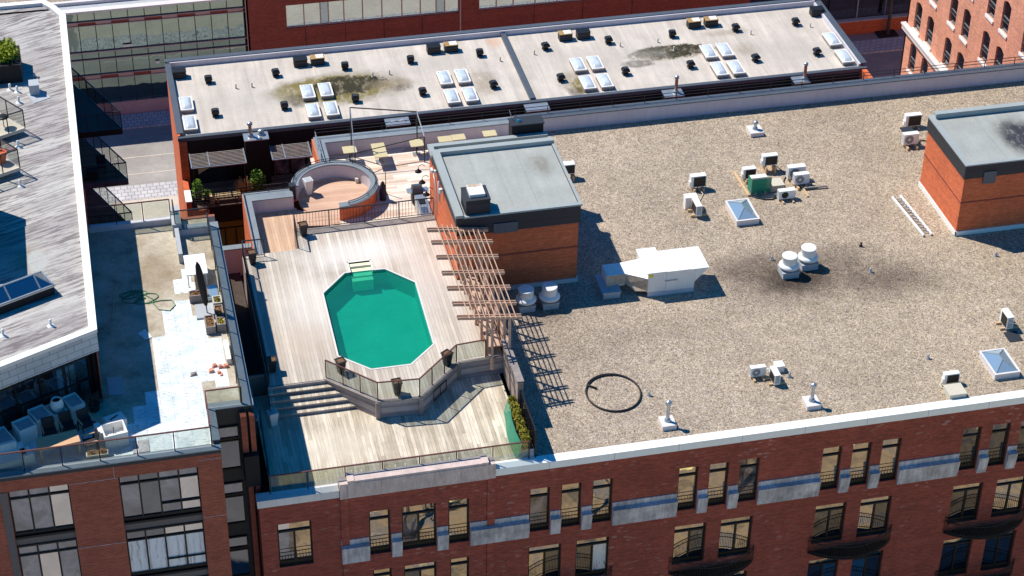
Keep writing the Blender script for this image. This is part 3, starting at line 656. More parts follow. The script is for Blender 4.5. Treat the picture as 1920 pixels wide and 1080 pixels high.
# gap between the two buildings
gp = thing('light_well', 'narrow sunken gravel strip between the terrace building and the pool deck', 'light well', (5.5,10,-1.2))
part('gravel_bed', MB().sheet([(4.92,0.5),(6.06,0.5),(6.06,19.05),(4.92,19.05)], -1.2), 'gapgravel', gp)
part('end_wall', MB().box(4.92,6.75,19.05,19.35,-18,.28), 'lav', gp)
part('wall_cap', MB().box(4.9,6.76,19.0,19.4,.28,.34), 'bluegrey', gp)
sw = thing('timber_screen', 'shaded grey timber screen wall beside the top of the deck steps', 'screen', (5.5,6.6,0))
part('boards', MB().hexa([(5.15,7.2,-1),(6.0,7.2,-1),(6.0,7.3,-1),(5.15,7.3,-1)],[(5.15,7.2,1.05),(6.0,7.2,1.05),(6.0,7.3,1.05),(5.15,7.3,1.05)]).box(5.15,5.25,4.2,7.2,-1,.9), 'fencewood', sw)
part('cap_board', MB().box(5.05,5.3,4.2,7.1,.9,.96), 'oldwood', sw)
# ------------------------------------------------------------------ pergola, fence and planter at the right of the deck
pg = thing('pergola', 'slatted cedar pergola of paired beams and long laths over the right side of the deck', 'pergola', (16.4,9.2,1))
PY = [12.92,11.8,10.5,9.15,7.87,6.6,5.5]; zl, zrr = 4.3, 3.92
for y in PY:
    part('beam', MB().bar((14.88,y-.09,zl),(17.92,y-.09,zrr),.05,.15).bar((14.88,y+.09,zl),(17.92,y+.09,zrr),.05,.15), 'perg', pg)
for i in range(10):
    x = 15.42+i*.245; zz = zl+(zrr-zl)*(x-14.88)/3.04+.1; part('lath', MB().bar((x,5.25,zz),(x,(13.25 if x < 16.3 else 13.0)-.05*((i*7)%3),zz+.012*((i*5)%3)),.038,.055), 'perg', pg)
for i, y in enumerate(PY):
    for x in (16.55,17.38):
        if y > 12.9: y = 12.75
        zz = zl+(zrr-zl)*(x-14.88)/3.04; part('post', MB().box(x-.06,x+.06,y-.035,y+.035,1.0,zz+.05), 'perg', pg)
    part('brace', MB().bar((16.55,y,3.1),(15.75,y,4.15),.05,.07), 'perg', pg)
    part('brace', MB().bar((17.38,y,2.9),(16.9,y,3.98),.05,.07), 'perg', pg)
m = MB()
for k in range(7): m.box(17.42,17.47,5.5,12.9,1.05+.17*k,1.17+.17*k)
part('side_slats', m, 'perg', pg)
part('bench_seat', MB().box(16.62,17.3,6.7,12.6,1.38,1.44).box(16.64,16.7,6.7,12.6,1.0,1.38), 'perg', pg)
fn = thing('timber_fence', 'tall grey board fence on the gravel side of the deck below the pergola', 'fence', (17.35,4.5,0))
part('boards', MB().box(17.28,17.36,2.95,6.3,0,2.08), 'fencewood', fn)
part('outer_boards', MB().box(17.37,17.45,2.95,12.95,0,1.0), 'fencewood', fn)
part('cap_board', MB().box(17.15,17.5,2.93,6.3,2.08,2.13), 'oldwood', fn)
part('end_board', MB().box(17.2,17.46,2.9,2.945,0,2.075), 'fencewood', fn)
m = MB()
m.bar((17.52,3.2,1.5),(17.52,6.3,1.5),.05).bar((17.52,3.2,1.1),(17.52,6.3,1.1),.05); part('rear_rail', m, 'bluegrey', fn)
pt = thing('planter_trough', 'long grey planter trough wrapped in green net holding a row of golden shrubs', 'planter', (16.95,2,0))
part('trough', MB().box(16.72,17.3,-.05,2.85,.02,.55).box(16.62,17.3,-.07,.35,.02,.4), 'tile', pt)
part('soil', MB().box(16.74,17.28,0,2.83,.55,.58), 'mulch', pt)
m = MB()
pts = [(16.5,-.1),(16.42,.8),(16.45,1.8),(16.6,2.8),(16.68,3.5)]
for a, b in zip(pts[:-1], pts[1:]):
    m.add([(*a,.03),(*b,.03),(b[0]+.22,b[1],.98),(a[0]+.22,a[1],.98)],[(0,1,2,3)])
part('green_net', m, 'net', pt)
m = MB(); m.bar((17.35,-.1,1.62),(17.35,2.9,1.62),.05)
for y in (-.1,1.0,2.1,2.9): m.bar((17.35,y,.02),(17.35,y,1.6),.05)
part('frame_rail', m, 'railblk', pt)
part('shade_panel', MB().box(17.345,17.355,0,2.85,.1,1.58), 'windark', pt)
where = ['rearmost shrub in the green net trough','second shrub from the back of the green net trough','third shrub from the back of the green net trough','middle shrub in the green net trough','third shrub from the front of the green net trough','second shrub from the front of the green net trough','front shrub in the green net trough above the glass rail']
for i, y in enumerate((3.05,2.6,2.1,1.62,1.12,.68,.2)):
    t = thing('golden_shrub', 'small golden green '+where[i], 'shrub', (17.0,y,.6), 0, 'golden shrubs in the green net trough')
    part('foliage', MB().leaves((16.98,y,.98),(.24,.22,.3),520,.05,.5), 'leafgold', t)
    part('stem', MB().tube([(17,y,.58),(17.01,y,.85)],.025,5), 'bark', t)
# planter pots on the deck
def pot(loc, label, rot=.2, h=.68, fill='dirt', m='pot', g='black tapered pots on the pool deck'):
    t = thing('planter_pot', label, 'planter', loc, rot, g); q = MB()
    b, w = .13, .2; q.hexa([(-b,-b,0),(b,-b,0),(b,b,0),(-b,b,0)],[(-w,-w,h),(w,-w,h),(w,w,h),(-w,w,h)]); part('tub', q, m, t, True)
    q = MB(); e = w+.025; i = w-.035
    for a in ((-e,e,-e,-i),(-e,e,i,e),(-e,-i,-i,i),(i,e,-i,i)): q.box(*a,h-.01,h+.05)
    part('rim', q, m, t, True); part('soil', MB().box(-i,i,-i,i,h-.005,h+.02), fill, t, True); return t
pot((9.42,18.55,1.012), 'black tapered pot with dry soil by the railing corner above the sunken deck', .15)
pot((6.55,16.55,1.0), 'black tapered pot with dry soil at the back left corner of the pool deck', .1)
pot((9.55,6.75,1.0), 'black tapered pot at the left end of the angled glass railing', .3)
pot((11.85,4.65,1.0), 'black tapered pot behind the front middle panes of the deck railing', .1)
pot((14.55,6.3,1.0), 'black tapered pot by the right bend of the deck railing', .6)
pot((6.42,7.5,1.0), 'black tapered pot in the shade at the top of the steps', .0)
def wplanter(loc, h, w, label, m='white'):
    t = thing('white_planter', label, 'planter', loc, .25); q = MB(); b = w*.6
    q.hexa([(-b,-b,0),(b,-b,0),(b,b,0),(-b,b,0)],[(-w,-w,h),(w,-w,h),(w,w,h),(-w,w,h)]); part('shell', q, m, t, True)
    part('soil', MB().box(-w*.85,w*.85,-w*.85,w*.85,h+.002,h+.012), 'tile', t, True)
wplanter((10.4,23.95,.045), .9, .23, 'tall white tapered planter on the round deck')
wplanter((6.05,4.75,.02), .75, .22, 'white tapered planter in the shade at the foot of the deck steps')
wplanter((5.3,5.2,.02), .3, .12, 'tiny white box beside the shaded steps')
for i, (x, w) in enumerate(((9.29,'leftmost of the three by the front deck railing'),(11.28,'middle one of the three by the front deck railing'),(13.31,'rightmost of the three by the front deck railing'))):
    one('floor_bracket', MB().box(x-.25,x-.2,.3,.75,.02,.07).box(x+.2,x+.25,.3,.75,.02,.07).box(x-.2,x+.2,.3,.36,.02,.07), 'white', 'small white U shaped floor frame, '+w, 'floor frame', 'white floor frames by the front railing')
# tables, barbecue, lamps and frame of the rear deck
def table(loc, lx, ly, label, foot=(0,0)):
    t = thing('cafe_table', label, 'table', loc, 0, 'beige pedestal tables on the rear deck')
    part('table_top', MB().box(-lx/2,lx/2,-ly/2,ly/2,.72,.76), 'table', t, True)
    part('pedestal', MB().box(-.03,.03,-.03,.03,.04,.72), 'railblk', t, True)
    part('foot', MB().box(-.22,.22,-.2,.2,0,.04), 'metal', t, True)
table((13.12,26.85,0), .76, .72, 'square beige table standing nearest the curved parapet')
table((14.72,26.45,0), .74, 1.5, 'longest beige table, turned end on to the rear parapet')
table((16.87,26.8,0), .74, .75, 'square beige table by the back corner of the brick hut')
table((18.5,26.9,0), .76, .6, 'beige table behind the hut roof, left of a pushed together pair')
table((19.28,26.95,0), .76, .6, 'beige table behind the hut roof, right of a pushed together pair')
table((21.07,27.0,0), .76, .6, 'beige table beside the dark box behind the hut')
g = thing('barbecue', 'gas barbecue with rounded blue grey lid by the brick hut wall', 'barbecue', (16.0,21.95,0))
part('cart', MB().box(15.7,16.3,21.7,22.25,.1,.8), 'charcoal', g)
n = 8; prof = [(21.7+.55*i/n, .8+.36*math.sin(math.pi*i/n)**.6) for i in range(n+1)]
m = MB(); vs = [(15.72,y,zz) for y, zz in prof]+[(16.26,y,zz) for y, zz in prof]
m.add(vs, [(i,i+1,n+2+i,n+1+i) for i in range(n)]+[tuple(range(n+1)),tuple(range(2*n+1,n,-1))]); part('lid', m, 'flash', g)
part('side_shelf', MB().box(16.3,16.6,21.75,22.2,.76,.8).box(15.45,15.7,21.75,22.2,.76,.8), 'metal', g)
g = thing('outdoor_kitchen', 'steel outdoor counter with black hob against the orange hut wall', 'counter', (16.05,20.4,0))
part('counter', MB().box(15.75,16.35,19.35,21.35,0,.88), 'metal', g); part('hob', MB().box(15.85,16.2,20.4,20.85,.885,.92), 'black', g)
part('sink', MB().box(15.85,16.2,19.55,20.1,.885,.9), 'steel', g)
def lamp(y, label):
    t = thing('wall_lamp', label, 'lamp', (16.4,y,2.2), 0, 'gooseneck lamps on the hut wall')
    part('arm', MB().tube([(16.38,y,2.5),(16.25,y,2.62),(16.1,y,2.6),(16.02,y,2.48),(16.02,y,2.34)], .018, 5), 'railblk', t)
    part('lamp_shade', MB().lathe([(.19,0),(.16,.05),(.07,.12),(.04,.18)], (16.02,y,2.2), 14), 'black', t)
lamp(21.55,'black gooseneck wall lamp nearest the back corner of the orange hut wall'); lamp(20.45,'black gooseneck wall lamp above the barbecue'); lamp(19.25,'black gooseneck wall lamp above the steel counter')
g = thing('awning_frame', 'bare steel awning frame of tall posts and sloping bars over the tables', 'frame', (15.2,26.5,0))
A, B_, C_, D_ = (13.3,27.3,3.15),(17.0,27.3,2.45),(17.15,25.9,1.65),(13.25,25.75,1.15)
for a in (A,B_,C_,D_): part('post', MB().bar((a[0],a[1],0),a,.06), 'railblk', g)
part('top_bar', MB().bar(A,B_,.05), 'railblk', g); part('side_bar', MB().bar(A,D_,.045), 'steel_pale', g); part('side_bar', MB().bar(B_,C_,.045), 'steel_pale', g); part('front_bar', MB().bar(D_,C_,.04), 'railblk', g)
one('thin_pole', MB().bar((14.49,23.11,0),(14.5,23.12,1.4),.035).box(14.4,14.58,23.02,23.2,0,.03), 'railblk', 'thin dark pole standing alone on the pale rear deck', 'pole')
one('covered_bundle', MB().lathe([(.18,0),(.2,.5),(.15,.9),(.06,1.15)], (14.25,22.6,0), 9), 'cloth', 'dark canvas bundle leaning beside the curved brick parapet', 'bundle')
one('junction_box', MB().box(13.05,13.22,24.45,24.62,.045,.3), 'acbeige', 'small beige box at the foot of the round deck lining', 'box')
# ------------------------------------------------------------------ rooftop huts
def hut_brick(x0,x1,y0,y1,z1): return MB().box(x0,x1,y0,y1,-.05,z1)
h1 = thing('roof_hut', 'brick stair hut with charcoal top band and grey green roof beside the pergola', 'rooftop hut', (19.5,16,0))
part('brick_wall', MB().box(16.42,22.6,13.1,20.4,-.05,4.25), 'brick_hut', h1)
part('brick_course', MB().box(16.4,22.62,13.085,13.099,2.1,2.2), 'brick_brown', h1)
part('siding_band', MB().box(16.38,22.68,13.03,13.09,3.62,4.68).box(22.6,22.68,13.09,19.3,3.62,4.68).box(16.36,16.415,13.09,19.3,4.1,4.68), 'siding', h1)
part('roof', MB().box(16.43,22.59,13.1,19.3,4.26,4.62).box(16.43,22.59,19.31,20.38,4.0,4.3), 'hutroof', h1)
m = MB().box(16.32,16.72,13.0,19.35,4.68,4.84).box(16.72,22.75,19.0,19.35,4.6,4.86).box(16.72,22.75,13.0,13.25,4.63,4.72).box(22.6,22.75,13.25,19.0,4.63,4.7)
m.box(16.32,16.6,19.351,20.5,4.3,4.5).box(16.6,22.7,20.2,20.5,4.2,4.5)
part('roof_edge', m, 'hutedge', h1)
part('rear_band', MB().box(16.36,16.415,19.3,20.45,3.95,4.3), 'siding', h1)
part('base_flashing', MB().box(17.5,22.66,13.02,13.08,0,.24).box(22.61,22.67,13.08,20.4,0,.24), 'coping', h1)
part('louvre', MB().box(18.23,19.46,12.97,13.029,3.56,4.14), 'flash', h1)
part('wall_pipe', MB().tube([(16.36,18.4,1.5),(16.36,18.4,3.2),(16.36,19.0,3.7)], .04, 5).tube([(16.36,17.6,2.8),(16.36,17.6,4.0)], .05, 5), 'steel_pale', h1)
part('flood_light', MB().box(16.1,16.36,18.3,18.45,4.1,4.2).box(16.1,16.2,18.2,18.5,4.15,4.32).box(16.2,16.36,16.6,16.75,3.9,4.15), 'white', h1)
g = thing('vent_housing', 'charcoal louvred box with a rust stained white lid on the pergola side hut roof', 'vent box', (17.5,13.8,4.62))
part('housing', MB().box(16.88,18.1,13.15,14.42,4.63,5.5), 'siding', g); part('top_flange', MB().box(16.86,18.12,13.13,14.44,5.5,5.56), 'charcoal', g)
part('lid', MB().box(17.12,17.9,13.4,14.35,5.56,5.72), M.setdefault('rustlid', roofmat('rust stained white lid', S(224,222,218), [(17.5,14.25,.45,.16,S(176,140,90),.9,.5,.5,4)], None, .05)), g)
g = thing('dark_vent_box', 'dark box with a small blue round vent behind the pergola side hut', 'vent box', (21.7,21,0))
part('housing', MB().box(20.85,22.55,20.55,21.3,-.02,5.0), 'dark', g); part('lid', MB().box(20.8,22.6,20.51,21.34,5.0,5.06), 'charcoal', g)
part('round_vent', MB().lathe([(.12,0),(.12,.08),(.02,.12)], (21.3,20.9,5.06), 10), 'wintop', g); part('rod', MB().bar((21.0,21.1,5.06),(20.85,21.2,5.6),.03), 'metal', g)
h2 = thing('roof_hut', 'bright orange brick hut with charcoal band and sooty grey roof at the right edge', 'rooftop hut', (47,15.5,0))
part('brick_wall', MB().box(43.27,51.0,13.1,18.1,-.05,3.6), 'brick_hut', h2)
part('brick_course', MB().box(43.25,51,13.085,13.099,2.0,2.08).box(43.255,43.269,13.1,18.1,2.0,2.08), 'brick_brown', h2)
part('siding_band', MB().box(43.22,51.05,13.04,13.099,3.53,4.33).box(43.21,43.269,13.1,18.15,3.53,4.33).box(43.27,51,18.101,18.16,3.53,4.33), 'siding', h2)
part('roof', MB().box(43.28,51.0,13.11,18.09,3.7,4.32), 'hutroof', h2)
part('roof_edge', MB().box(43.18,43.5,13.25,18.2,4.33,4.4).box(43.5,51.1,17.85,18.2,4.33,4.62).box(43.18,51.1,13.0,13.25,4.33,4.4).box(50.85,51.1,13.25,17.85,4.325,4.38), 'hutedge', h2)
part('base_flashing', MB().box(43.2,51,13.03,13.09,0,.26).box(43.19,43.26,13.03,18.12,0,.26), 'white', h2)
part('hatch', MB().box(44.28,44.98,12.98,13.035,3.16,3.88), 'flash', h2)
# ------------------------------------------------------------------ roof equipment on the gravel
def ac(loc, rz, label, w=.84, d=.33, h=.6, fan='fan', rails=.12, skid=True, first=[None]):
    t = thing('air_conditioner', label, 'air conditioner', loc, rz, 'air conditioning units on the gravel roof'); z0 = rails
    part('casing', MB().box(-w/2,w/2,-d/2,d/2,z0,z0+h).box(w/2,w/2+.05,-d*.3,d*.3,z0+.08,z0+h*.5), 'acwhite', t, True)
    cx = -w*.13; q = MB(); cz = z0+h*.5; rad = h*.39; n = 20
    q.add([(cx+rad*math.cos(2*math.pi*i/n),-d/2-.012,cz+rad*math.sin(2*math.pi*i/n)) for i in range(n)], [tuple(range(n))])
    part('fan_grille', q, fan, t, True)
    q = MB()
    q.add([(cx+rad*.3*math.cos(2*math.pi*i/n),-d/2-.02,cz+rad*.3*math.sin(2*math.pi*i/n)) for i in range(n)], [tuple(range(n))]); part('fan_hub', q, 'acwhite' if fan == 'fan' else 'black', t, True)
    part('coil', MB().box(-w*.46,w*.32,d/2,d/2+.012,z0+.05,z0+h-.06), 'coil', t, True)
    q = MB()
    for k in range(1,7): q.box(-w*.46+k*w*.111-.006,-w*.46+k*w*.111+.006,d/2+.012,d/2+.02,z0+.05,z0+h-.06)
    for k in range(1,4): q.box(-w*.46,w*.32,d/2+.0125,d/2+.021,z0+h*k/4-.005,z0+h*k/4+.005)
    part('coil_guard', q, 'fandark', t, True)
    q = MB()
    for k in range(7): q.box(-w/2-.012,-w/2,-d*.36,d*.36,z0+.1+k*h*.12,z0+.13+k*h*.12)
    part('side_louvre', q, 'fan', t, True)
    if skid:
        for s in (-1,1): part('skid', MB().box(s*w*.3-.045,s*w*.3+.045,-d*1.6,d*1.2,0,z0), 'lumber', t, True)
    return t
AC = [(31.2,20.25,0,math.pi,.86,.35,.7,'fan',.2,'tall air conditioner with dark coil side, standing alone above the end on unit'),
 (30.42,17.85,0,math.pi/2,.9,.33,.62,'fan',.15,'air conditioner turned end on, beside a white box left of the pyramid skylight'),
 (34.2,20.5,0,math.pi,.74,.33,.62,'fan',.2,'small air conditioner just behind the unit with the green net'),
 (34.4,19.5,0,0,.9,.34,.72,'fan',.15,'air conditioner hidden behind a green net in the middle cluster'),
 (35.62,21.25,0,math.pi,.86,.33,.62,'fan',.42,'raised air conditioner on tall legs at the back of the middle cluster'),
 (36.78,20.1,0,0,1.0,.36,.72,'fan',.15,'wide air conditioner half hidden behind the fan fronted unit of the middle cluster'),
 (36.85,19.45,0,0,.86,.32,.62,'fan',.16,'white air conditioner with a big round grey fan in the middle cluster'),
 (35.62,18.3,0,0,.94,.32,.5,'fandark',.1,'low air conditioner with a black fan at the front of the middle cluster'),
 (45.2,24.1,0,math.pi,.96,.34,.72,'fan',.12,'air conditioner with dark slatted coil near the rear parapet by the orange hut'),
 (44.28,22.15,0,0,.9,.33,.66,'fan',.18,'air conditioner with round fan in front of a dark slab by the orange hut'),
 (29.13,3.62,0,0,.76,.26,.52,'fan',.12,'air conditioner with round fan in the front cluster of three white boxes'),
 (29.83,3.1,0,math.pi/2,.78,.3,.56,'fan',.1,'air conditioner turned end on in the front cluster of three white boxes'),
 (38.02,1.25,0,math.pi,.76,.28,.56,'fan',.1,'air conditioner standing right behind a flat beige box near the front coping'),
 (24.55,22.75,0,math.pi,.7,.4,.6,'fan',.35,'white air conditioner partly hidden behind the right side of the pergola side hut'),
 (42.55,5.0,0,math.pi/2,.8,.35,.7,'fan',.12,'white unit cut off by the right edge of the picture above the blue skylight')]
for (x,y,zz,rz,w,d,h,fan,ra,lb) in AC: ac((x,y,zz), rz, lb, w, d, h, fan, ra)
def box_thing(name, x0,x1,y0,y1,z1, m, label, cat='box', lidm=None):
    t = thing(name, label, cat, ((x0+x1)/2,(y0+y1)/2,0)); part('body', MB().box(x0,x1,y0,y1,0,z1), m, t)
    part('lid', MB().box(x0-.02,x1+.02,y0-.02,y1+.02,z1,z1+.03), lidm or m, t); return t
box_thing('equipment_box', 29.95,30.62,18.35,18.75,.72, 'acwhite', 'white cabinet directly behind the end on air conditioner left of the skylight')
box_thing('duct_cover', 35.1,35.8,19.12,19.85,.34, 'acbeige', 'flat beige cover box in the middle cluster of air conditioners')
box_thing('equipment_box', 30.12,30.54,3.72,4.15,.34, 'acwhite', 'small low white box in the front cluster, behind the end on unit')
box_thing('duct_cover', 37.48,38.32,-.0,.8,.3, 'acbeige', 'flat square beige cover box touching the front coping at right')
box_thing('equipment_box', 45.9,46.35,22.0,22.4,.6, 'white', 'white cabinet half hidden behind the left corner of the orange hut')
one('flat_slab', MB().box(44.0,44.66,22.42,23.1,.62,.68).box(44.05,44.1,22.5,22.55,0,.62).box(44.55,44.6,22.95,23.0,0,.62), 'charcoal', 'dark square slab on legs behind the unit with round fan by the orange hut', 'slab')
one('flat_mat', MB().box(42.2,42.9,3.7,4.5,0,.04), 'charcoal', 'dark flat mat on the gravel at the right edge above the blue skylight', 'mat')
one('timber_plank', MB().bar((36.9,18.95,.12),(38.2,18.9,.12),.1,.08), 'oldwood', 'grey timber plank sticking out to the right of the middle cluster', 'timber')
one('timber_plank', MB().bar((36.86,18.2,.05),(36.86,19.3,.05),.1,.09), 'lumber', 'pale timber sleeper under the grey plank of the middle cluster', 'timber')
one('timber_plank', MB().bar((33.72,18.92,.06),(33.66,21.4,.06),.12,.1), 'lumber', 'long pale timber sleeper at the left of the middle cluster', 'timber')
g = thing('net_screen', 'green net screen on a low frame in front of a middle cluster unit', 'screen', (34.4,19.0,0))
part('net', MB().box(33.9,34.95,19.02,19.03,.05,.98).box(33.86,33.87,19.04,19.6,.1,.98), 'net', g); part('frame', MB().bar((33.88,19.03,0),(33.88,19.03,1),.04).bar((34.97,19.03,0),(34.97,19.03,1),.04).bar((33.88,19.03,1),(34.97,19.03,1),.03), 'oldwood', g)
one('cable', MB().tube([(33.8,18.95,.04),(34.1,18.65,.04),(34.5,18.4,.04),(34.9,18.35,.04),(35.2,18.5,.05)], .035, 5), 'rubber', 'thick black cable curving in front of the green net screen', 'cable')
one('cable', MB().tube([(36.0,21.1,.3),(36.35,21.0,.05),(36.4,20.5,.04),(36.15,20.1,.04),(35.9,19.6,.05)], .025, 5), 'rubber', 'thin black cable trailing from the raised unit of the middle cluster', 'cable')
one('cable', MB().tube([(31.1,20.0,.3),(31.35,19.6,.04),(31.1,19.2,.03),(30.9,18.9,.04),(30.6,18.7,.1)], .03, 5), 'acbeige', 'pale insulated pipe between the standing unit and the white cabinet', 'pipe')
one('cable', MB().tube([(37.25,19.6,.3),(37.5,19.5,.05),(37.45,19.2,.04),(37.0,19.05,.04)], .025, 5), 'rubber', 'short black cable at the right side of the middle cluster', 'cable')
one('cable', MB().tube([(29.5,3.6,.3),(29.75,3.75,.32),(29.95,3.8,.2),(30.12,3.85,.1)], .035, 5), 'white', 'pale looped pipe joining the three white boxes of the front cluster', 'pipe')
one('cable', MB().tube([(44.7,22.2,.2),(45.1,22.5,.04),(45.5,22.4,.04),(45.95,22.3,.1)], .03, 5), 'rubber', 'black cable running to the white cabinet behind the orange hut', 'cable')
one('cable', MB().tube([(37.7,1.3,.25),(37.45,1.1,.1),(37.5,.9,.06),(37.6,.82,.2)], .03, 5), 'acbeige', 'pale pipe from the unit to the flat beige box near the coping', 'pipe')
# skylights
def pyramid(x0,x1,y0,y1,h0,rise,label,gl='pyr',fr='coping', apex=.62):
    t = thing('pyramid_skylight', label, 'skylight', ((x0+x1)/2,(y0+y1)/2,0))
    part('curb', MB().box(x0,x1,y0,y1,0,h0), fr, t); e = .07
    part('rim', MB().box(x0-.03,x1+.03,y0-.03,y0+e,h0,h0+.05).box(x0-.03,x1+.03,y1-e,y1+.03,h0,h0+.05).box(x0-.03,x0+e,y0+e,y1-e,h0,h0+.05).box(x1-e,x1+.03,y0+e,y1-e,h0,h0+.05), fr, t)
    a = [(x0+e,y0+e),(x1-e,y0+e),(x1-e,y1-e),(x0+e,y1-e)]; c1 = ((x0+x1)/2, y0+(y1-y0)*.4, h0+rise); c2 = ((x0+x1)/2, y0+(y1-y0)*.62, h0+rise)
    b = [(*p,h0+.03) for p in a]
    part('glazing', MB().add(b+[c1,c2],[(0,1,4),(1,2,5,4),(2,3,5),(3,0,4,5)]), gl, t)
    m = MB()
    for p, q in ((b[0],c1),(b[1],c1),(b[2],c2),(b[3],c2),(c1,c2)): m.bar(p,q,.035)
    part('glazing_bar', m, 'bluegrey' if gl == 'pyr' else 'metal', t); return t
pyramid(32.17,33.42,16.25,18.25,.3,.3,'glass pyramid skylight with pale frame below the middle cluster of units')
pyramid(40.22,41.5,1.03,2.92,.3,.3,'pale blue glass pyramid skylight near the right end of the front coping')
# pipes on boxes
def flue(x, y, s, h, label, base=True, r=.085, cap=.15, m='metal', zb=0, bh=.25):
    t = thing('flue_pipe', label, 'flue', (x,y,zb)); z0 = zb
    if base: part('base_box', MB().box(x-s/2,x+s/2,y-s/2-.05,y+s/2+.05,zb,zb+bh), 'coping', t); z0 = zb+bh
    part('collar', MB().lathe([(r*1.9,0),(r*1.6,.12),(r*1.15,.16)], (x,y,z0), 14), 'metal', t)
    part('pipe', MB().lathe([(r,0),(r,h)], (x,y,z0), 14), m, t)
    part('rain_cap', MB().lathe([(cap*.8,0),(cap,.02),(cap,.12),(cap*.7,.17),(.01,.2)], (x,y,z0+h), 16), 'metal', t)
flue(23.9,1.0,.68,1.0,'galvanised flue pipe on a pale box near the coiled hose')
flue(30.97,1.05,.7,.85,'galvanised flue pipe on a pale box near the front coping, right of the hose')
flue(36.15,25.25,.8,.35,'short galvanised flue on a pale box near the rear parapet')
flue(50.75,23.1,.7,1.0,'flue pipe with round cap on a white box behind the orange hut')
def mushroom(x, y, label, s=.86, capped='metal', hole=False):
    t = thing('exhaust_fan', label, 'exhaust fan', (x,y,0), 0, 'mushroom exhaust fans on the gravel roof')
    part('curb', MB().box(x-s/2,x+s/2,y-s/2,y+s/2,0,.3).box(x-s/2-.03,x+s/2+.03,y-s/2-.03,y+s/2+.03,.3,.38), 'tile', t)
    part('neck', MB().lathe([(.3,.38),(.3,.5)], (x,y,0), 20), 'charcoal', t)
    part('flange', MB().lathe([(.42,.48),(.53,.52),(.53,.6),(.47,.68),(.39,.72)], (x,y,0), 28), 'acwhite', t)
    part('drum', MB().lathe([(.38,.7),(.385,1.1),(.4,1.12),(.4,1.16),(.34,1.165)], (x,y,0), 28), 'acwhite', t)
    part('cover', MB().lathe([(.335,1.1 if hole else 1.166),(.01,1.1 if hole else 1.18)], (x,y,0), 24), 'fandark' if hole else 'acwhite', t)
mushroom(33.42,11.5,'white mushroom exhaust fan in the sooty patch, nearer of the pair')
mushroom(34.62,12.0,'white mushroom exhaust fan in the sooty patch, farther of the pair')
mushroom(19.55,11.35,'closed top exhaust fan in hut shade beside the pergola', .8)
mushroom(20.76,11.35,'open top exhaust fan in hut shade left of the white rooftop unit', .8, 'metal', True)
# big white rooftop unit
g = thing('rooftop_unit', 'large white rooftop ventilation unit with a wrapped elbow duct', 'ventilation unit', (26.8,12,0))
part('main_casing', MB().box(25.76,26.7,11.02,13.15,.26,1.42).box(26.705,28.2,11.0,12.82,.26,1.38), 'white', g)
part('hood', MB().hexa([(28.205,11.0,.62),(28.21,11.0,.62),(28.21,12.82,.62),(28.205,12.82,.62)],[(28.205,10.98,1.38),(28.9,10.98,1.38),(28.9,12.84,1.38),(28.205,12.84,1.38)]), 'white', g)
part('roof_panel', MB().box(25.7,26.72,10.97,13.2,1.42,1.47).box(26.725,27.9,10.96,12.86,1.385,1.45).box(27.92,28.92,10.95,12.87,1.385,1.44), 'white', g)
part('seam', MB().box(26.7,26.74,10.94,12.88,1.451,1.48).box(27.89,27.93,10.94,12.88,1.451,1.475), 'acwhite', g)
part('base_rail', MB().box(25.78,28.2,11.0,11.1,.0,.25), 'lav', g); part('base_rail', MB().box(25.78,28.2,12.6,12.7,0,.25), 'lav', g)
part('access_panel', MB().box(26.72,27.22,10.975,10.999,.32,.84), 'white', g); part('panel_lip', MB().box(26.65,27.3,10.95,10.998,.86,.9), 'metal', g)
part('sticker', MB().box(25.8,26.02,11.005,11.018,1.18,1.34), 'yellow', g)
part('duct', MB().hexa([(24.8,11.9,.55),(25.75,11.05,.3),(25.75,12.8,.3),(24.8,12.8,.55)],[(24.8,11.85,1.0),(25.75,11.0,1.12),(25.75,12.82,1.12),(24.8,12.85,1.0)]).box(23.85,24.8,11.85,12.85,.3,1.0), 'acwhite', g)
part('tarpaulin', MB().add([(23.82,11.83,.98),(24.85,11.83,.98),(24.8,11.8,.45),(23.8,11.7,.38)],[(0,3,2,1)]).add([(24.85,11.83,.99),(25.74,10.97,1.1),(25.74,10.96,.4),(25.2,11.3,.25),(24.8,11.8,.45)],[(0,4,3,2,1)]), 'tarp', g)
part('duct_curb', MB().box(23.55,24.42,11.25,12.85,0,.35).box(23.5,24.46,11.2,12.9,.35,.4), 'tile', g)
# ladder, hose, drains
g = thing('ladder', 'aluminium ladder lying on the gravel left of the orange hut', 'ladder', (41.7,15.2,0))
a0, a1, b0, b1 = Vector((41.3,17.15,.1)), Vector((41.56,13.3,.1)), Vector((41.78,17.2,.1)), Vector((42.02,13.32,.1))
part('stile', MB().bar(a0,a1,.08,.12), 'whitecap', g); part('stile', MB().bar(b0,b1,.08,.12), 'whitecap', g)
for k in range(1,13): part('rung', MB().bar(a0.lerp(a1,k/13),b0.lerp(b1,k/13),.05,.04), 'metal', g)
pts = []
for i in range(61):
    a = math.radians(75+ 430*i/60); q = 1+.035*(i/60); pts.append((22.05+1.27*q*math.cos(a), 3.78+1.38*q*math.sin(a), .05+.03*(i/60)))
pts = pts+[(pts[-1][0]+.4,pts[-1][1]-.35,.06)]
one('coiled_hose', MB().tube(pts, .045, 6), 'rubber', 'large loop of black hose lying on the gravel', 'hose')
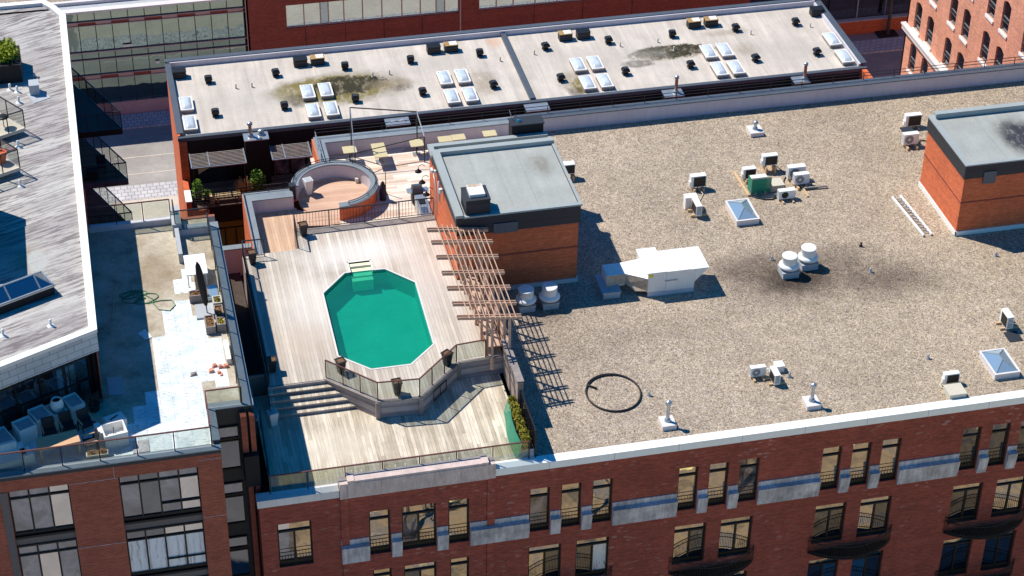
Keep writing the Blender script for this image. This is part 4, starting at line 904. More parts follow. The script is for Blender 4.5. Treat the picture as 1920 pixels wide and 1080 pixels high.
for i, (x, y, lb) in enumerate(((23.67,3.28,'just right of the black hose loop'),(30.66,3.3,'right of the front cluster of three white boxes'),(37.75,3.31,'between the front cluster and the blue skylight'),(44.59,10.86,'below the right part of the orange hut'),(37.64,10.81,'on the dark soot patch right of the white exhaust fans'),(33.0,12.9,'just behind the white exhaust fans'),(37.99,13.13,'left of the ladder, on the small dark spot'))):
    one('roof_drain', MB().lathe([(.1,0),(.09,.06),(.05,.08),(.05,.2),(.07,.22),(.01,.24)], (x,y,0), 10), 'metal' if i != 6 else 'mulch', 'small roof drain stub '+lb, 'drain', 'drain stubs on the gravel roof')
# ================================================================== REAR BUILDING WITH WHITE ROOF
rb = thing('terrace_house_block', 'long low building with stained white roof and black penthouse wall', 'building', (24.7,35,-18))
part('side_wall', MB().box(4.05,4.35,31.45,40.04,-18,-.45).box(4.05,4.35,29,31.449,-18,-2.95).box(4.351,4.5,31.45,31.7,-3.4,-.46), 'brick_hut', rb)
part('side_wall', MB().box(45.0,45.3,29,40.2,-18,-.3), 'brick_hut', rb)
part('lower_front_wall', MB().wall((0,29),(1,0),4.35,45,-18,-3.45,[(5.55,7.3,-7.0,-4.5),(8,9.6,-7,-4.5)],(0,1),.15), 'dark', rb)
part('corner_pier', MB().box(4.3,5.3,28.93,28.995,-18,-3.5), 'brick_hut', rb)
part('rear_wall', MB().box(4.35,45,40.0,40.19,-18,-.3), 'brick_brown', rb)
win(rb, 5.55, 7.3, -7.0, -4.5, 29.14, M.setdefault('winolive', window_glass('glass painted with olive reflection', S(124, 116, 50), .08, (.8,.85,.6,1), .02)), [6.1,6.72], -5.0, None, .05, 'black', .05)  # olive reflection painted into the pane colour
part('terrace_floor', MB().box(4.36,44.99,29.05,31.6,-3.6,-3.4), 'darkdeck', rb)
part('penthouse_wall', MB().box(4.51,44.9,31.62,31.75,-3.4,-.46), 'dark', rb)
part('white_roof', MB().box(4.3,45.05,31.79,40.1,-.6,-.33), 'rearroof', rb)
part('roof_edge', MB().box(4.02,45.36,31.5,31.78,-.45,-.02-.2), 'flash', rb)
part('roof_parapet', MB().box(4.3,45.0,39.95,40.15,-.33,.0), 'lav', rb)
part('parapet_cap', MB().box(4.02,45.36,40.05,40.4,0,.05).box(4.0,4.36,31.78,40.05,-.1,-.05).box(45.02,45.4,31.78,40.05,-.08,-.02), 'flash', rb)
part('side_parapet', MB().box(44.9,45.02,31.8,40.05,-.33,-.08), 'lav', rb)
part('roof_divider', MB().box(24.55,24.85,31.8,39.95,-.33,-.12), 'flash', rb)
for k in range(8): part('patio_door', MB().box(9.4+k*.95,10.2+k*.95,31.58,31.615,-3.3,-1.4), 'wingrey' if k < 3 else 'windark', rb)
part('patio_door', MB().box(5.0,6.6,31.58,31.615,-3.35,-1.5), 'windark', rb)
m = MB()
for k in range(3): m.box(4.6+.1*k,4.62+.1*k,31.6,31.61,-3.4,-3.39)
def trellis(x0, x1, label):
    t = thing('louvred_awning', label, 'awning', ((x0+x1)/2,30.2,-1), 0, 'dark louvred awnings on the shaded terrace'); m = MB()
    for k in range(11): y = 29.45+k*.145; m.bar((x0,y,-1.0),(x1,y,-1.0),.05,.03)
    part('slats', m, 'oldwood', t); m = MB(); m.bar((x0,29.42,-1),(x1,29.42,-1),.06)
    for x in (x0, x0+(x1-x0)*.33, x1): m.bar((x,29.4,-1.0),(x,31.0,-1.0),.06)
    part('frame', m, 'metal', t); part('post', MB().bar((x0+.1,29.45,-3.4),(x0+.1,29.45,-1.0),.06).bar((x1-.1,29.45,-3.4),(x1-.1,29.45,-1.0),.06), 'railblk', t)
trellis(4.55, 7.6, 'dark louvred awning left of the flue box on the shaded terrace')
trellis(9.1, 11.3, 'dark louvred awning right of the flue box on the shaded terrace')
for i, (a, b, lb) in enumerate(((7.7,9.05,'with two steel flues above the planted terrace'),(15.85,17.2,'with a white scribble on top behind the awning frame'),(24.1,25.45,'with a plain top behind the dark vent box'),(32.45,33.6,'with a tall steel flue behind the middle of the gravel roof'),(40.5,41.4,'with a tall steel flue at the right end of the white roof'))):
    t = thing('chimney_box', 'black chimney box '+lb, 'chimney', ((a+b)/2,31,-3.4), 0, 'black chimney boxes along the penthouse wall')
    part('shaft', MB().box(a,b,30.65,31.5,-3.39,-.36), 'dark', t); part('top_plate', MB().box(a-.03,b+.03,30.62,31.5,-.36,-.3), 'metal', t)
    if i == 1: part('top_mark', MB().tube([(16.05,30.9,-.29),(16.2,31.1,-.29),(16.5,31.0,-.29),(16.8,31.12,-.29),(17.05,30.95,-.29)], .03, 4), 'white', t)
flue(8.08,31.1,.3,.75,'tall steel flue on the planted terrace chimney box',False,.1,.16,'steel',-.3)
flue(8.68,31.2,.3,.12,'short dark flue beside the tall one on the planted terrace chimney box',False,.12,.17,'charcoal',-.3)
flue(33.2,31.05,.3,.95,'tall steel flue rising in front of the middle of the white roof',False,.1,.14,'steel',-.3)
flue(41.2,31.05,.3,.95,'tall steel flue at the right end of the white roof',False,.1,.14,'steel',-.3)
railing('terrace_railing', 'dark slatted railing along the shaded planted terrace', [(4.4,29.1,-3.4),(11.3,29.1,-3.4)], 1.0, 'railblk', False, 1.5, .04, .25, (.3,.45,.6,.75))
one('wall_cap_block', MB().box(4.02,4.38,28.97,30.2,-2.949,-2.88), 'whitecap', 'white capped wall end at the left of the shaded terrace', 'wall end')
t = thing('cone_shrub', 'cone shaped evergreen at the left end of the shaded terrace', 'shrub', (4.75,29.75,-3.4)); part('foliage', MB().leaves((4.75,29.75,-2.65),(.36,.36,.8),700,.06,.3), 'leafdk', t); part('tub', MB().lathe([(.2,0),(.26,.35)],(4.75,29.75,-3.4),10), 'pot', t)
t = thing('low_shrub', 'dark leafy shrub right of the cone shaped evergreen', 'shrub', (5.3,29.75,-3.4)); part('foliage', MB().leaves((5.3,29.75,-3.0),(.35,.3,.4),260,.07,.3), 'leafdk', t); part('tub', MB().lathe([(.18,0),(.22,.3)],(5.3,29.75,-3.4),10), 'pot', t)
t = thing('leafy_shrub', 'bushy bright green shrub below the flue box of the shaded terrace', 'shrub', (8.15,29.9,-3.4)); part('foliage', MB().leaves((8.2,29.95,-2.6),(.5,.45,.8),700,.08,.3), 'leafdk', t); part('stem', MB().tube([(8.15,29.9,-3.4),(8.2,29.9,-2.5)],.04,5), 'bark', t)
t = thing('ornamental_grass', 'tan ornamental grass beside the bushy green shrub', 'grass', (7.4,29.8,-3.4)); m = MB()
for i in range(240):
    a = random.uniform(0,6.28); q = random.uniform(.1,.6); h = random.uniform(.5,1.0); b = (7.4+.06*math.cos(a),29.8+.06*math.sin(a),-3.4); e = (7.4+q*math.cos(a),29.8+q*math.sin(a),-3.4+h); m.bar(b,e,.018,.006)
part('blades', m, 'drygrass', t)
one('patio_bench', MB().box(5.4,5.65,29.25,29.6,-3.4,-2.9).box(5.7,7.2,29.3,29.75,-3.1,-3.02).box(5.8,5.9,29.35,29.7,-3.4,-3.1).box(7.0,7.1,29.35,29.7,-3.4,-3.1), 'lumber', 'pale timber bench just inside the shaded terrace railing', 'bench')
# roof vents, boxes and skylights of the white roof
ZR = -.33
v0 = thing('roof_vent', 'x', 'roof vent', (6.41,37.8,ZR), 0, 'black square roof vents on the white roof')
part('base_plate', MB().box(-.18,.18,-.18,.18,0,.1), 'charcoal', v0, True)
part('neck', MB().box(-.1,.1,-.1,.1,.1,.25), 'black', v0, True)
part('hood', MB().box(-.22,.22,-.22,.22,.24,.36).hexa([(-.22,-.22,.36),(.22,-.22,.36),(.22,.22,.36),(-.22,.22,.36)],[(-.14,-.14,.46),(.14,-.14,.46),(.14,.14,.46),(-.14,.14,.46)]), 'black', v0, True)
part('hood_top', MB().box(-.13,.13,-.13,.13,.461,.475), 'charcoal', v0, True)
ordn = ['leftmost','second from the left','third from the left','fourth from the left','fifth from the left','sixth from the left','seventh from the left','eighth from the left','ninth from the left','tenth from the left']
xs_f = [6.38,10.37,14.53,18.52,22.78,26.88,30.86,34.93,39.03,42.95]
first = True
for row, y in (('back row',37.72),('front row',33.78)):
    for i, x in enumerate(xs_f):
        lb = 'black square roof vent of the %s on the white roof, %s' % (row, ordn[i])
        if first: v0.location = (x,y,ZR); v0['label'] = lb; first = False
        else: dup(v0, (x, y, ZR), random.uniform(-.15,.15), lb)
def louv(x, y, label, rust):
    t = thing('louvred_vent_box', label, 'vent box', (x,y,ZR), 0, 'black louvred vent boxes on the white roof')
    part('housing', MB().box(-.4,.4,-.26,.26,0,.46), 'black', t, True)
    for zz in (.13,.31):
        m = MB().box(-.36,.36,-.268,-.261,zz-.06,zz+.06)
        for k in range(5): m.box(-.34+k*.14,-.34+k*.14+.1,-.29,-.2685,zz-.035,zz+.035)
        part('louvre', m, 'charcoal', t, True)
    part('top', MB().box(-.42,.42,-.28,.28,.46,.485), rust and 'rusttop' or 'black', t, True)
    if rust: part('lid_patch', MB().box(-.1,.36,-.2,.24,.486,.492), 'white', t, True)
M['rusttop'] = plain('rusty vent top', S(168,134,84), .9, 0, .5, 8.0)
for x, lb, ru in ((4.75,'black louvred vent box at the far left end of the white roof',False),(11.98,'black topped louvred vent box of the first pair',False),(13.02,'pale topped louvred vent box of the first pair',True),(20.12,'black topped louvred vent box of the second pair',False),(21.2,'rusty topped louvred vent box of the second pair',True),(28.37,'rusty topped louvred vent box of the third pair',True),(29.5,'black topped louvred vent box of the third pair',False),(36.62,'rusty topped louvred vent box left in the fourth pair',True),(37.73,'rusty topped louvred vent box right in the fourth pair',True),(44.7,'black louvred vent box in the far right corner of the white roof',False)):
    louv(x, 38.75, lb, ru)
k0 = thing('dome_skylight', 'x', 'skylight', (0,0,ZR), 0, 'white framed dome skylights on the white roof')
part('curb', MB().box(-.36,.36,-.75,.75,0,.2), 'oldwood', k0, True)
part('frame', MB().box(-.38,.38,-.77,-.69,.2,.27).box(-.38,.38,.69,.77,.2,.27).box(-.38,-.3,-.69,.69,.2,.27).box(.3,.38,-.69,.69,.2,.27), 'white', k0, True)
m = MB(); nx, ny = 8, 12; vs = []
for j in range(ny+1):
    for i in range(nx+1):
        a, b = i/nx*2-1, j/ny*2-1; vs.append((a*.3, b*.69, .24+.2*(1-a**4)**.8*(1-b**4)**.8))
m.add(vs, [(j*(nx+1)+i, j*(nx+1)+i+1, (j+1)*(nx+1)+i+1, (j+1)*(nx+1)+i) for j in range(ny) for i in range(nx)], True)
part('dome', m, 'dome', k0, True)
cl = [((4.84,),'far left pair'),((11.92,12.98),'first block of four'),((20.1,21.18),'second block of four'),((28.28,29.34),'third block of four'),((36.46,37.5),'fourth block of four'),((44.4,),'far right pair')]
first = True
for xs, nm in cl:
    for jy, y in (('rear',35.13),('front',32.9)):
        for i, x in enumerate(xs):
            lb = 'white framed dome skylight, %s%s of the %s on the white roof' % (jy, '' if len(xs) == 1 else (' left',' right')[i], nm)
            if first: k0.location = (x,y,ZR); k0['label'] = lb; first = False
            else: dup(k0, (x, y, ZR), 0, lb)
for i, (x, y, lb) in enumerate(((7.88,36.73,'behind the far left skylights, leftmost'),(8.82,36.7,'behind the far left skylights, second'),(16.01,36.54,'at the left of the pair by the big moss stain'),(17.02,36.58,'at the right of the pair by the big moss stain'),(23.85,36.86,'just left of the roof divider'),(26.06,37.26,'just right of the roof divider'),(31.46,37.2,'right of the third pair of vent boxes'),(33.86,37.24,'above the right moss stain'),(34.56,36.06,'in the middle of the right moss stain'),(39.81,37.09,'right of the fourth pair of vent boxes'),(43.76,37.27,'near the far right vent box'))):
    one('pipe_stub', MB().lathe([(.09,0),(.06,.04),(.05,.06),(.05,.28),(.02,.29)], (x,y,ZR), 8), 'acbeige', 'small pale pipe stub '+lb, 'pipe', 'pipe stubs on the white roof')
# ================================================================== GLASS BUILDING ACROSS THE STREET
gb = thing('glass_office_building', 'low office building with greenish glass front and brown red brick wing across the street', 'building', (20,66,-18))
YG = 65.34
part('base_wall', MB().box(-14,11.1,YG,YG+.3,-18,-16.85), 'brick_pink_pale' if 'brick_pink_pale' in M else M.setdefault('rosestone', plain('rose stone', S(196,160,158), .85, 0, .1, 1.0)), gb)
part('glass_body', MB().box(-14,11.1,YG+.5,80,-18,-9.25), 'dark', gb)
part('parapet', MB().box(-14,11.1,YG-.05,YG+.5,-9.26,-9.12).box(-14,11.1,YG+1.2,YG+1.5,-9.25,-8.95), 'coping', gb)
part('roof_strip', MB().box(-14,11.1,YG+.5,YG+1.2,-9.25,-9.2), 'tile', gb)
part('gravel_roof', MB().box(-14,11.1,YG+1.5,80,-9.24,-9.12), 'gravel', gb)
cols = [-14+1.19*k for k in range(22)]
rows = [(-16.85,-14.75),(-14.4,-13.15),(-13.1,-12.52),(-12.45,-10.33),(-10.0,-9.3)]
for j, (z0, z1) in enumerate(rows):
    for i in range(21):
        if cols[i+1] < -3.6: continue
        part('glass_pane', MB().box(cols[i]+.03,cols[i+1]-.03,YG+.12,YG+.14,z0+.03,z1), 'winrear', gb)
m = MB()
for i in range(22): m.box(cols[i]-.025,cols[i]+.025,YG+.02,YG+.3,-16.85,-9.27)
part('mullions', m, 'railblk', gb)
m = MB()
for zz in (-13.13,-12.49): m.box(-14,11.1,YG-.02,YG+.3,zz-.03,zz+.03)
for zz in (-14.74,-14.42,-10.32,-10.02,-16.85): m.box(-14,11.1,YG-.02,YG+.3,zz-.025,zz+.025)
part('transoms', m, M.setdefault('rosemetal', plain('rose painted metal', S(190,158,150), .5, 0, .05)), gb)
for j, zz in enumerate((-14.7,-10.29)):
    for i in range(21):
        if cols[i+1] < -3.6: continue
        part('spandrel', MB().box(cols[i]+.03,cols[i+1]-.03,YG+.05,YG+.1,zz+(0),zz+.26), ('brick_brown','rosemetal')[(i+j)%2], gb)
part('sign_plate', MB().box(2.1,2.75,YG-.02,YG+.02,-12.3,-12.1), 'white', gb); part('sign_plate', MB().box(4.3,4.6,YG-.02,YG+.02,-13.9,-13.7), 'white', gb)
YB = YG-.3
wholes = [(14.05,27.0,-11.9,-10.0),(28.55,49.0,-11.9,-9.9)]
mb = MB().wall((0,YB),(1,0),11.12,50,-18,-1,wholes,(0,1),.3); mb.box(11.12,11.3,YB,80,-18,-1); mb.box(11.3,50,79,79.3,-18,-1).box(49.8,50,YB+.01,79,-18,-1).box(11.3,49.8,YB+.31,79,-1.2,-1)
part('brick_wing', mb, 'brick_brown', gb)
for x in (15.42,18.4,21.3,24.2,32.8,36.6,40.5): part('panel_joint', MB().box(x-.02,x+.02,YB-.012,YB-.001,-13.5,-11.95), 'dark', gb)
part('downpipe', MB().box(27.06,27.16,YB-.08,YB-.001,-18,-9), 'rosemetal', gb); part('downpipe', MB().box(11.1,11.16,YB-.06,YB-.001,-18,-9), 'rosemetal', gb)
def strip(x0, x1, z0, z1, cuts, teal):
    f = MB().box(x0,x1,YB+.1,YB+.2,z0,z0+.08)
    for c in [x0]+cuts+[x1]: f.box(c-.04,c+.04,YB+.1,YB+.2,z0+.08,z1)
    o = part('ribbon_window', f, 'rosemetal', gb); cs = [x0]+cuts+[x1]
    for i in range(len(cs)-1): part('pane', MB().box(cs[i]+.04,cs[i+1]-.04,YB+.16,YB+.18,z0+.08,z1), 'wintop' if i in teal else 'winblue', o)
strip(14.05,27.0,-11.9,-10.0,[15.38,16.6,17.2,18.35,19.75,21.2,22.7,24.1,25.3,25.95],(2,9))
strip(28.55,49.0,-11.9,-9.9,[29.9,31.2,32.9,34.6,36.2,38,40,42,44,46],())
wing = thing('dark_glass_block', 'dark street front with red brick base behind the bare tree', 'building', (62,70,-18))
part('brick_base', MB().box(50.1,80,66.5,66.8,-18,-16.8), 'brick_hut', wing); part('sill', MB().box(50.1,80,66.4,66.85,-16.8,-16.7), 'tile', wing)
part('body', MB().box(50.1,80,67.1,80,-18,-1), 'dark', wing)
for i in range(12):
    part('pane', MB().box(50.2+i*2.4,52.5+i*2.4,66.9,66.95,-16.69,-9), 'windark', wing)
part('canopy', MB().box(50.1,80,66.4,67.1,-9,-1), 'brick_brown', wing)
part('mullion', MB().box(59.74,59.84,66.8,66.95,-16.69,-9).box(62.14,62.2,66.8,66.95,-16.69,-9), 'metal', wing)
# bare street tree
t = thing('bare_tree', 'leafless street tree in a dark square bed', 'tree', (62.2,65.9,-18))
one('tree_bed', MB().box(61.4,63.0,65.35,66.45,-17.99,-17.86), 'mulch', 'dark square soil bed under the bare street tree', 'planting bed')
def tree(t, x, y, z, h, r, seed, n=26, mat='bark'):
    rg = random.Random(seed); tr = MB().tube([(x,y,z),(x+.05,y,z+h*.3),(x-.05,y+.05,z+h*.6),(x+.05,y,z+h)], r, 7, False, r*.25); part('trunk', tr, mat, t); b = MB()
    for i in range(n):
        zz = z+h*rg.uniform(.32,.98); a = rg.uniform(0,6.28); L = h*.42*rg.uniform(.5,1)*(1.15-(zz-z)/h*.6); d = Vector((math.cos(a),math.sin(a),rg.uniform(.35,.9)))
        p = Vector((x,y,zz)); q = p+d*L*.5; e = q+(d+Vector((rg.uniform(-.4,.4),rg.uniform(-.4,.4),.2)))*L*.5; b.tube([p,q,e], r*.3, 4, False, .012)
        for k in range(6):
            s = p.lerp(q,rg.uniform(.3,1)) if k < 3 else q.lerp(e,rg.random()); f = s+Vector((rg.uniform(-1,1),rg.uniform(-1,1),rg.uniform(0,.9)))*L*.32; b.tube([s,f], .022, 3, False, .006)
    part('branches', b, mat, t)
tree(t, 62.2, 65.9, -18, 8.5, .17, 4)
for i, (x, y, h, lb) in enumerate(((14,-16,8,'left'),(24,-15,9,'second'),(33.5,-16,8.5,'third'),(43,-15,9,'right'))):  # unseen trees added so the front windows reflect bare branches
    t = thing('bare_tree', 'leafless tree on the dry lawn added unseen for window reflections, %s of four' % lb, 'tree', (x,y,-18)); tree(t, x, y, -18, h, .18, 20+i, 22)
# ================================================================== RIGHT BRICK BUILDING
rb2 = thing('arched_window_building', 'sunlit pink red brick building with arched windows and pale sills at the top right', 'building', (60,42,-18))
XR = 57.8
ys = []
for k in range(5): ys += [51.05-5.33*k, 48.9-5.33*k]
H = []
for zs in (-16.3,-12.95,-9.6,-6.3,-2.98,.34,3.66):
    for y in ys:
        if y > 31.5: H.append((53.3-y-1.06, 53.3-y+.06, zs, zs+2.2))
mb = MB().wall((XR,53.3),(0,-1),0,22.3,-18,8,H,(1,0),.16)
mb.box(XR,75,53.1,53.3,-18,8).box(XR,75,31.0,31.2,-18,8).box(XR+.01,75,31.2,53.1,7.8,8); part('brick_wall', mb, 'brick_pink', rb2)
part('interior', MB().box(XR+.9,74,31.3,53,-17.9,7.7), 'dark', rb2)
part('pale_cornice', MB().box(XR-.3,XR-.001,31,53.4,-10.3,-9.85).box(XR-.38,XR-.001,31,53.45,-9.95,-9.82), 'coping', rb2)
for (u0,u1,z0,z1) in H:
    ya, yb = 53.3-u1, 53.3-u0; xx = XR+.11; f = MB(); w = .05
    f.box(xx,xx+.05,ya,ya+w,z0,z1+.1).box(xx,xx+.05,yb-w,yb,z0,z1+.1).box(xx-.01,xx+.05,ya+w,yb-w,z0+.95,z0+1.02).box(xx,xx+.05,ya+w,yb-w,z0,z0+.06)
    f.box(xx-.06,xx-.04,ya,yb,z0+.72,z0+.74)
    o = part('window', f, 'metal', rb2)
    part('pane', MB().box(xx+.02,xx+.04,ya+w,yb-w,z0+.06,z1+.1), 'windark', o)
    arc = MB(); n = 8                                      # brick fill above the segmental arch
    pts = [(ya+(yb-ya)*i/n, z1-.2+.2*math.sin(math.pi*i/n)) for i in range(n+1)]
    for i in range(n):
        (y0_,q0),(y1_,q1) = pts[i], pts[i+1]; arc.add([(XR+.004,y0_,q0),(XR+.004,y1_,q1),(XR+.004,y1_,z1),(XR+.004,y0_,z1)],[(0,3,2,1)]); arc.add([(XR+.004,y0_,q0),(XR+.004,y1_,q1),(XR+.15,y1_,q1),(XR+.15,y0_,q0)],[(0,1,2,3)])
    part('arch', arc, 'brick_pink', o)
    part('sill', MB().box(XR-.09,XR+.1,ya-.04,yb+.04,z0-.2,z0-.002), 'whitecap', o)
# ================================================================== TERRACE BUILDING (LEFT)
lb_ = thing('apartment_building', 'red brick apartment building with white patched terrace and angled penthouse at left', 'building', (-3,6,-18))
YM = -1.5
hs = [(-1.14,2.22,-9,3.33),(-5.72,-3.2,-9,3.33),(-10.2,-6.9,-9,3.33)]
mb = MB().wall((0,YM),(1,0),-14,3.24,-18,4.1,hs,(0,1),.3)
mb.box(3.0,3.24,YM+.001,1.0,-18,4.1)
part('brick_front', mb, 'brick_mid', lb_)
part('core', MB().box(-14,2.99,YM+.32,.99,-18,3.98).box(-14,4.83,1.3,16.7,-18,3.9), 'dark', lb_)
m = MB()
for (x0,x1,z0,z1) in ((-1.3,-1.28,3.3,4.0),(2.25,3.2,3.66,3.68),(2.25,3.2,.44,.46),(-3.2,-1.15,-.33,-.31),(-3.2,-1.15,3.3,3.32)): m.box(x0,x1,YM-.012,YM-.001,z0,z1)
part('control_joints', m, 'stone', lb_)
part('grey_column', MB().box(-6.05,-5.74,YM-.03,YM+.25,-18,3.33), M.setdefault('greycol', plain('warm grey metal', S(104,96,94), .6, 0, .08)), lb_)
for fl in range(3):
    z1 = 3.33-3.22*fl; z0 = z1-2.62
    g1 = ['wingrey','windark','win','win','wingrey','windark','wingrey','wingrey'] if fl == 0 else ['wincurt','wincurt','wincurt','wincurt','windark','windark','win','win']
    if fl == 0: g1 = ['wingrey','windark','wingrey','win','wingrey','windark','wingrey','wingrey']
    o = win(lb_, -1.14, 2.22, z0, z1, YM+.2, g1, [-.3,.53,1.38], z1-.55, None, .18, 'black', .06, True)
    part('opening_bar', MB().box(.53,2.16,YM+.13,YM+.22,z0+.7,z0+.75), 'black', o)
    win(lb_, -5.72, -3.2, z0, z1, YM+.2, ['wingrey','win','wingrey','wingrey','wingrey','wingrey'] if fl else ['wingrey','wingrey','win'], [-4.88,-4.04], z1-.55, None, .18, 'black', .06, True)
    win(lb_, -10.2, -6.9, z0, z1, YM+.2, 'windark', [-9,-8], z1-.55, None, .18, 'black', .06, True)
    for a, b in ((-1.14,2.22),(-5.72,-3.2),(-10.2,-6.9)):
        part('spandrel', MB().box(a,b,YM+.12,YM+.3,z0-.6,z0-.001), 'greycol', lb_)
        part('spandrel_trim', MB().box(a,b,YM+.06,YM+.3,z0-.12,z0-.001).box(a,b,YM+.06,YM+.3,z0-.59,z0-.5), 'black', lb_)
# recessed bay at the corner
part('bay_wall', MB().box(3.25,4.85,1.0,1.29,-18,4.1).box(4.55,4.85,1.3,16.7,-18,3.99), 'charcoal', lb_)
for i, zt in enumerate((3.35,.13,-3.1)):
    win(lb_, 3.3, 4.22, zt-.75, zt, .96, 'wingrey', (), None, None, .1, 'black', .06, True); win(lb_, 3.3, 4.22, zt-2.5, zt-.8, .97, 'windark', (), None, None, .1, 'black', .06, True)
part('brick_pier', MB().box(4.3,4.56,.5,.99,2.1,4.12).box(4.68,4.9,.5,.99,2.1,4.12).box(4.4,4.62,.45,.99,-18,.35).box(4.72,4.92,.45,.99,-18,.35), 'brick_mid', lb_)
part('pier_box', MB().box(4.3,4.95,.2,.99,.36,2.09), 'dark', lb_)
part('terrace_floor', MB().box(-14,2.95,YM+.3,16.6,3.9,4.0).box(2.951,4.5,1.35,16.6,3.9,4.0), 'terrace', lb_)
def sheet_poly(name, polys, z, m):
    q = MB()
    for p in polys: q.sheet(p, z)
    return part(name, q, m, lb_)
sheet_poly('white_sheet', [[(-5.8,-1.1),(1.02,-1.1),(1.02,1.0),(1.0,3.24),(.4,3.24),(.4,2.3),(-.2,2.3),(-.2,1.2),(-5.8,1.2)],[(1.02,-1.1),(2.94,-1.1),(2.9,3.45),(3.5,3.45),(3.5,2.93),(4.1,2.93),(4.12,6.56),(3.55,6.6),(3.55,8.5),(3.0,8.5),(3.0,9.84),(2.3,9.84),(2.2,9.2),(1.65,9.2),(1.64,7.25),(1.02,7.2)],[(2.35,10.4),(3.2,10.4),(3.2,12.4),(2.8,12.4),(2.8,11.6),(2.35,11.6)]], 4.006, 'patch')
part('front_upstand', MB().box(-14,3.24,YM-.06,-1.2,3.98,4.17).box(2.96,3.25,-1.19,1.0,3.98,4.36).box(3.0,4.9,.95,1.34,3.98,4.36), 'charcoal', lb_)
part('parapet_cap', MB().box(-14,3.27,YM-.08,-1.16,4.17,4.22).box(2.9,3.27,-1.159,1.38,4.361,4.4).box(3.271,4.94,.9,1.38,4.361,4.4).box(4.48,4.92,1.381,15.6,4.361,4.4).box(3.0,4.47,15.2,15.6,4.361,4.41), 'bluegrey', lb_)
part('side_parapet', MB().box(4.5,4.86,1.36,15.58,3.99,4.36).box(3.0,4.49,15.22,15.58,3.99,4.36).box(-1.3,2.8,16.4,16.7,3.99,4.3), 'lav', lb_)
part('corner_wall', MB().box(2.78,2.98,12.9,15.2,4.0,4.55).box(2.7,3.15,15.25,16.9,3.99,4.7), 'tile', lb_)
part('back_wall', MB().box(-1.3,4.86,16.71,16.9,-18,3.99), 'brick_mid', lb_)
# penthouse
FD = Vector((4.08,1.84)).normalized(); FN = Vector((FD.y,-FD.x))
def fp(t, d=0): p = Vector((-1.28,2.85))-FD*t+FN*d; return (p.x,p.y)
ROOF = [fp(0),(-1.28,31.95),(-1.75,33.0),(-2.3,33.85),(-20,33.95),fp(20)]
ins = [tuple(p) for p in grow(ROOF,-.35)]; ins2 = [tuple(p) for p in grow(ROOF,-.12)]; ins3 = [tuple(p) for p in grow(ROOF,-.55)]
part('penthouse_roof', MB().prism(ins, 7.6, 7.8), 'oldroof', lb_)
part('roof_coping', holed(ROOF, ins, 8.0), 'whitecap', lb_)
m = MB(); n = len(ROOF)
for i in range(n):
    a, b = ROOF[i], ROOF[(i+1)%n]; m.add([(*a,7.82),(*b,7.82),(*b,8.0),(*a,8.0)],[(0,1,2,3)])
    a, b = ins[i], ins[(i+1)%n]; m.add([(*a,7.6),(*b,7.6),(*b,8.0),(*a,8.0)],[(3,2,1,0)])
part('coping_face', m, 'coping', lb_)
part('penthouse_wall', MB().add([(-1.42,2.9,4),(-1.42,31.9,4),(-1.42,31.9,7.83),(-1.42,2.9,7.83)],[(0,1,2,3)]).add([(-1.42,16.71,-18),(-1.42,32,-18),(-1.42,32,4),(-1.42,16.71,4)],[(0,1,2,3)]).add([(-1.42,32,-18),(-1.85,33.0,-18),(-1.85,33.0,7.83),(-1.42,32,7.83)],[(0,1,2,3)]).box(-20,-1.86,32.9,33.1,-18,7.8), 'brick_brown', lb_)
part('soffit', MB().prism(ins2, 7.55, 7.59), 'coping', lb_)
k = N('block panel'); u = k.math('ADD', k.math('MULTIPLY', k.sep(k.pos)[0], FD.x), k.math('MULTIPLY', k.sep(k.pos)[1], FD.y)); b = k.n('ShaderNodeTexBrick'); k.put(b.inputs['Vector'], k.comb(u, k.sep(k.pos)[2], 0)); b.inputs['Scale'].default_value = 1
b.inputs['Brick Width'].default_value = .75; b.inputs['Row Height'].default_value = .33; b.inputs['Mortar Size'].default_value = .012; b.inputs['Color1'].default_value = S(196,198,200); b.inputs['Color2'].default_value = S(180,182,186); b.inputs['Mortar'].default_value = S(110,112,116)
M['blocks'] = k.fin(k.mul(b.outputs[0], k.rng(k.noise(k.pos,1.2,4), .3,.7,.9,1.08)), .8)
def slab(t0, t1, d0, d1, z0, z1): p = [fp(t1,d1),fp(t0,d1),fp(t0,d0),fp(t1,d0)]; return MB().prism(p, z0, z1)
part('block_fascia', slab(.02,14,-.3,-.03,6.85,7.8), 'blocks', lb_)
part('glass_front', slab(.25,14,-.85,-.75,4.0,6.85), 'windark', lb_)
m = MB()
for kx in range(12): m.v; t0 = .25+1.15*kx; q = slab(t0,t0+.07,-.74,-.68,4.0,6.85); m.add(q.v,q.f)
for zz in (4.02,5.0,6.2): q = slab(.25,14,-.739,-.7,zz,zz+.07); m.add(q.v,q.f)
q = slab(.02,.2,-.8,-.4,4.0,6.849); m.add(q.v,q.f); part('glazing_bars', m, 'black', lb_)
for i in range(3): part('curtain', slab(.95+.3*i,1.2+.3*i,-.748,-.742,4.1,6.1), 'winblue', lb_)
for i in range(4): part('upper_blind', slab(1.7+1.15*i,2.3+1.15*i,-.748,-.743,6.28,6.6), 'lumber' if i != 2 else 'stone', lb_)  # plain tan and grey strips on the top panes
part('yellow_sign', slab(3.9,4.4,-.72,-.7,6.3,6.5), 'yellow', lb_)
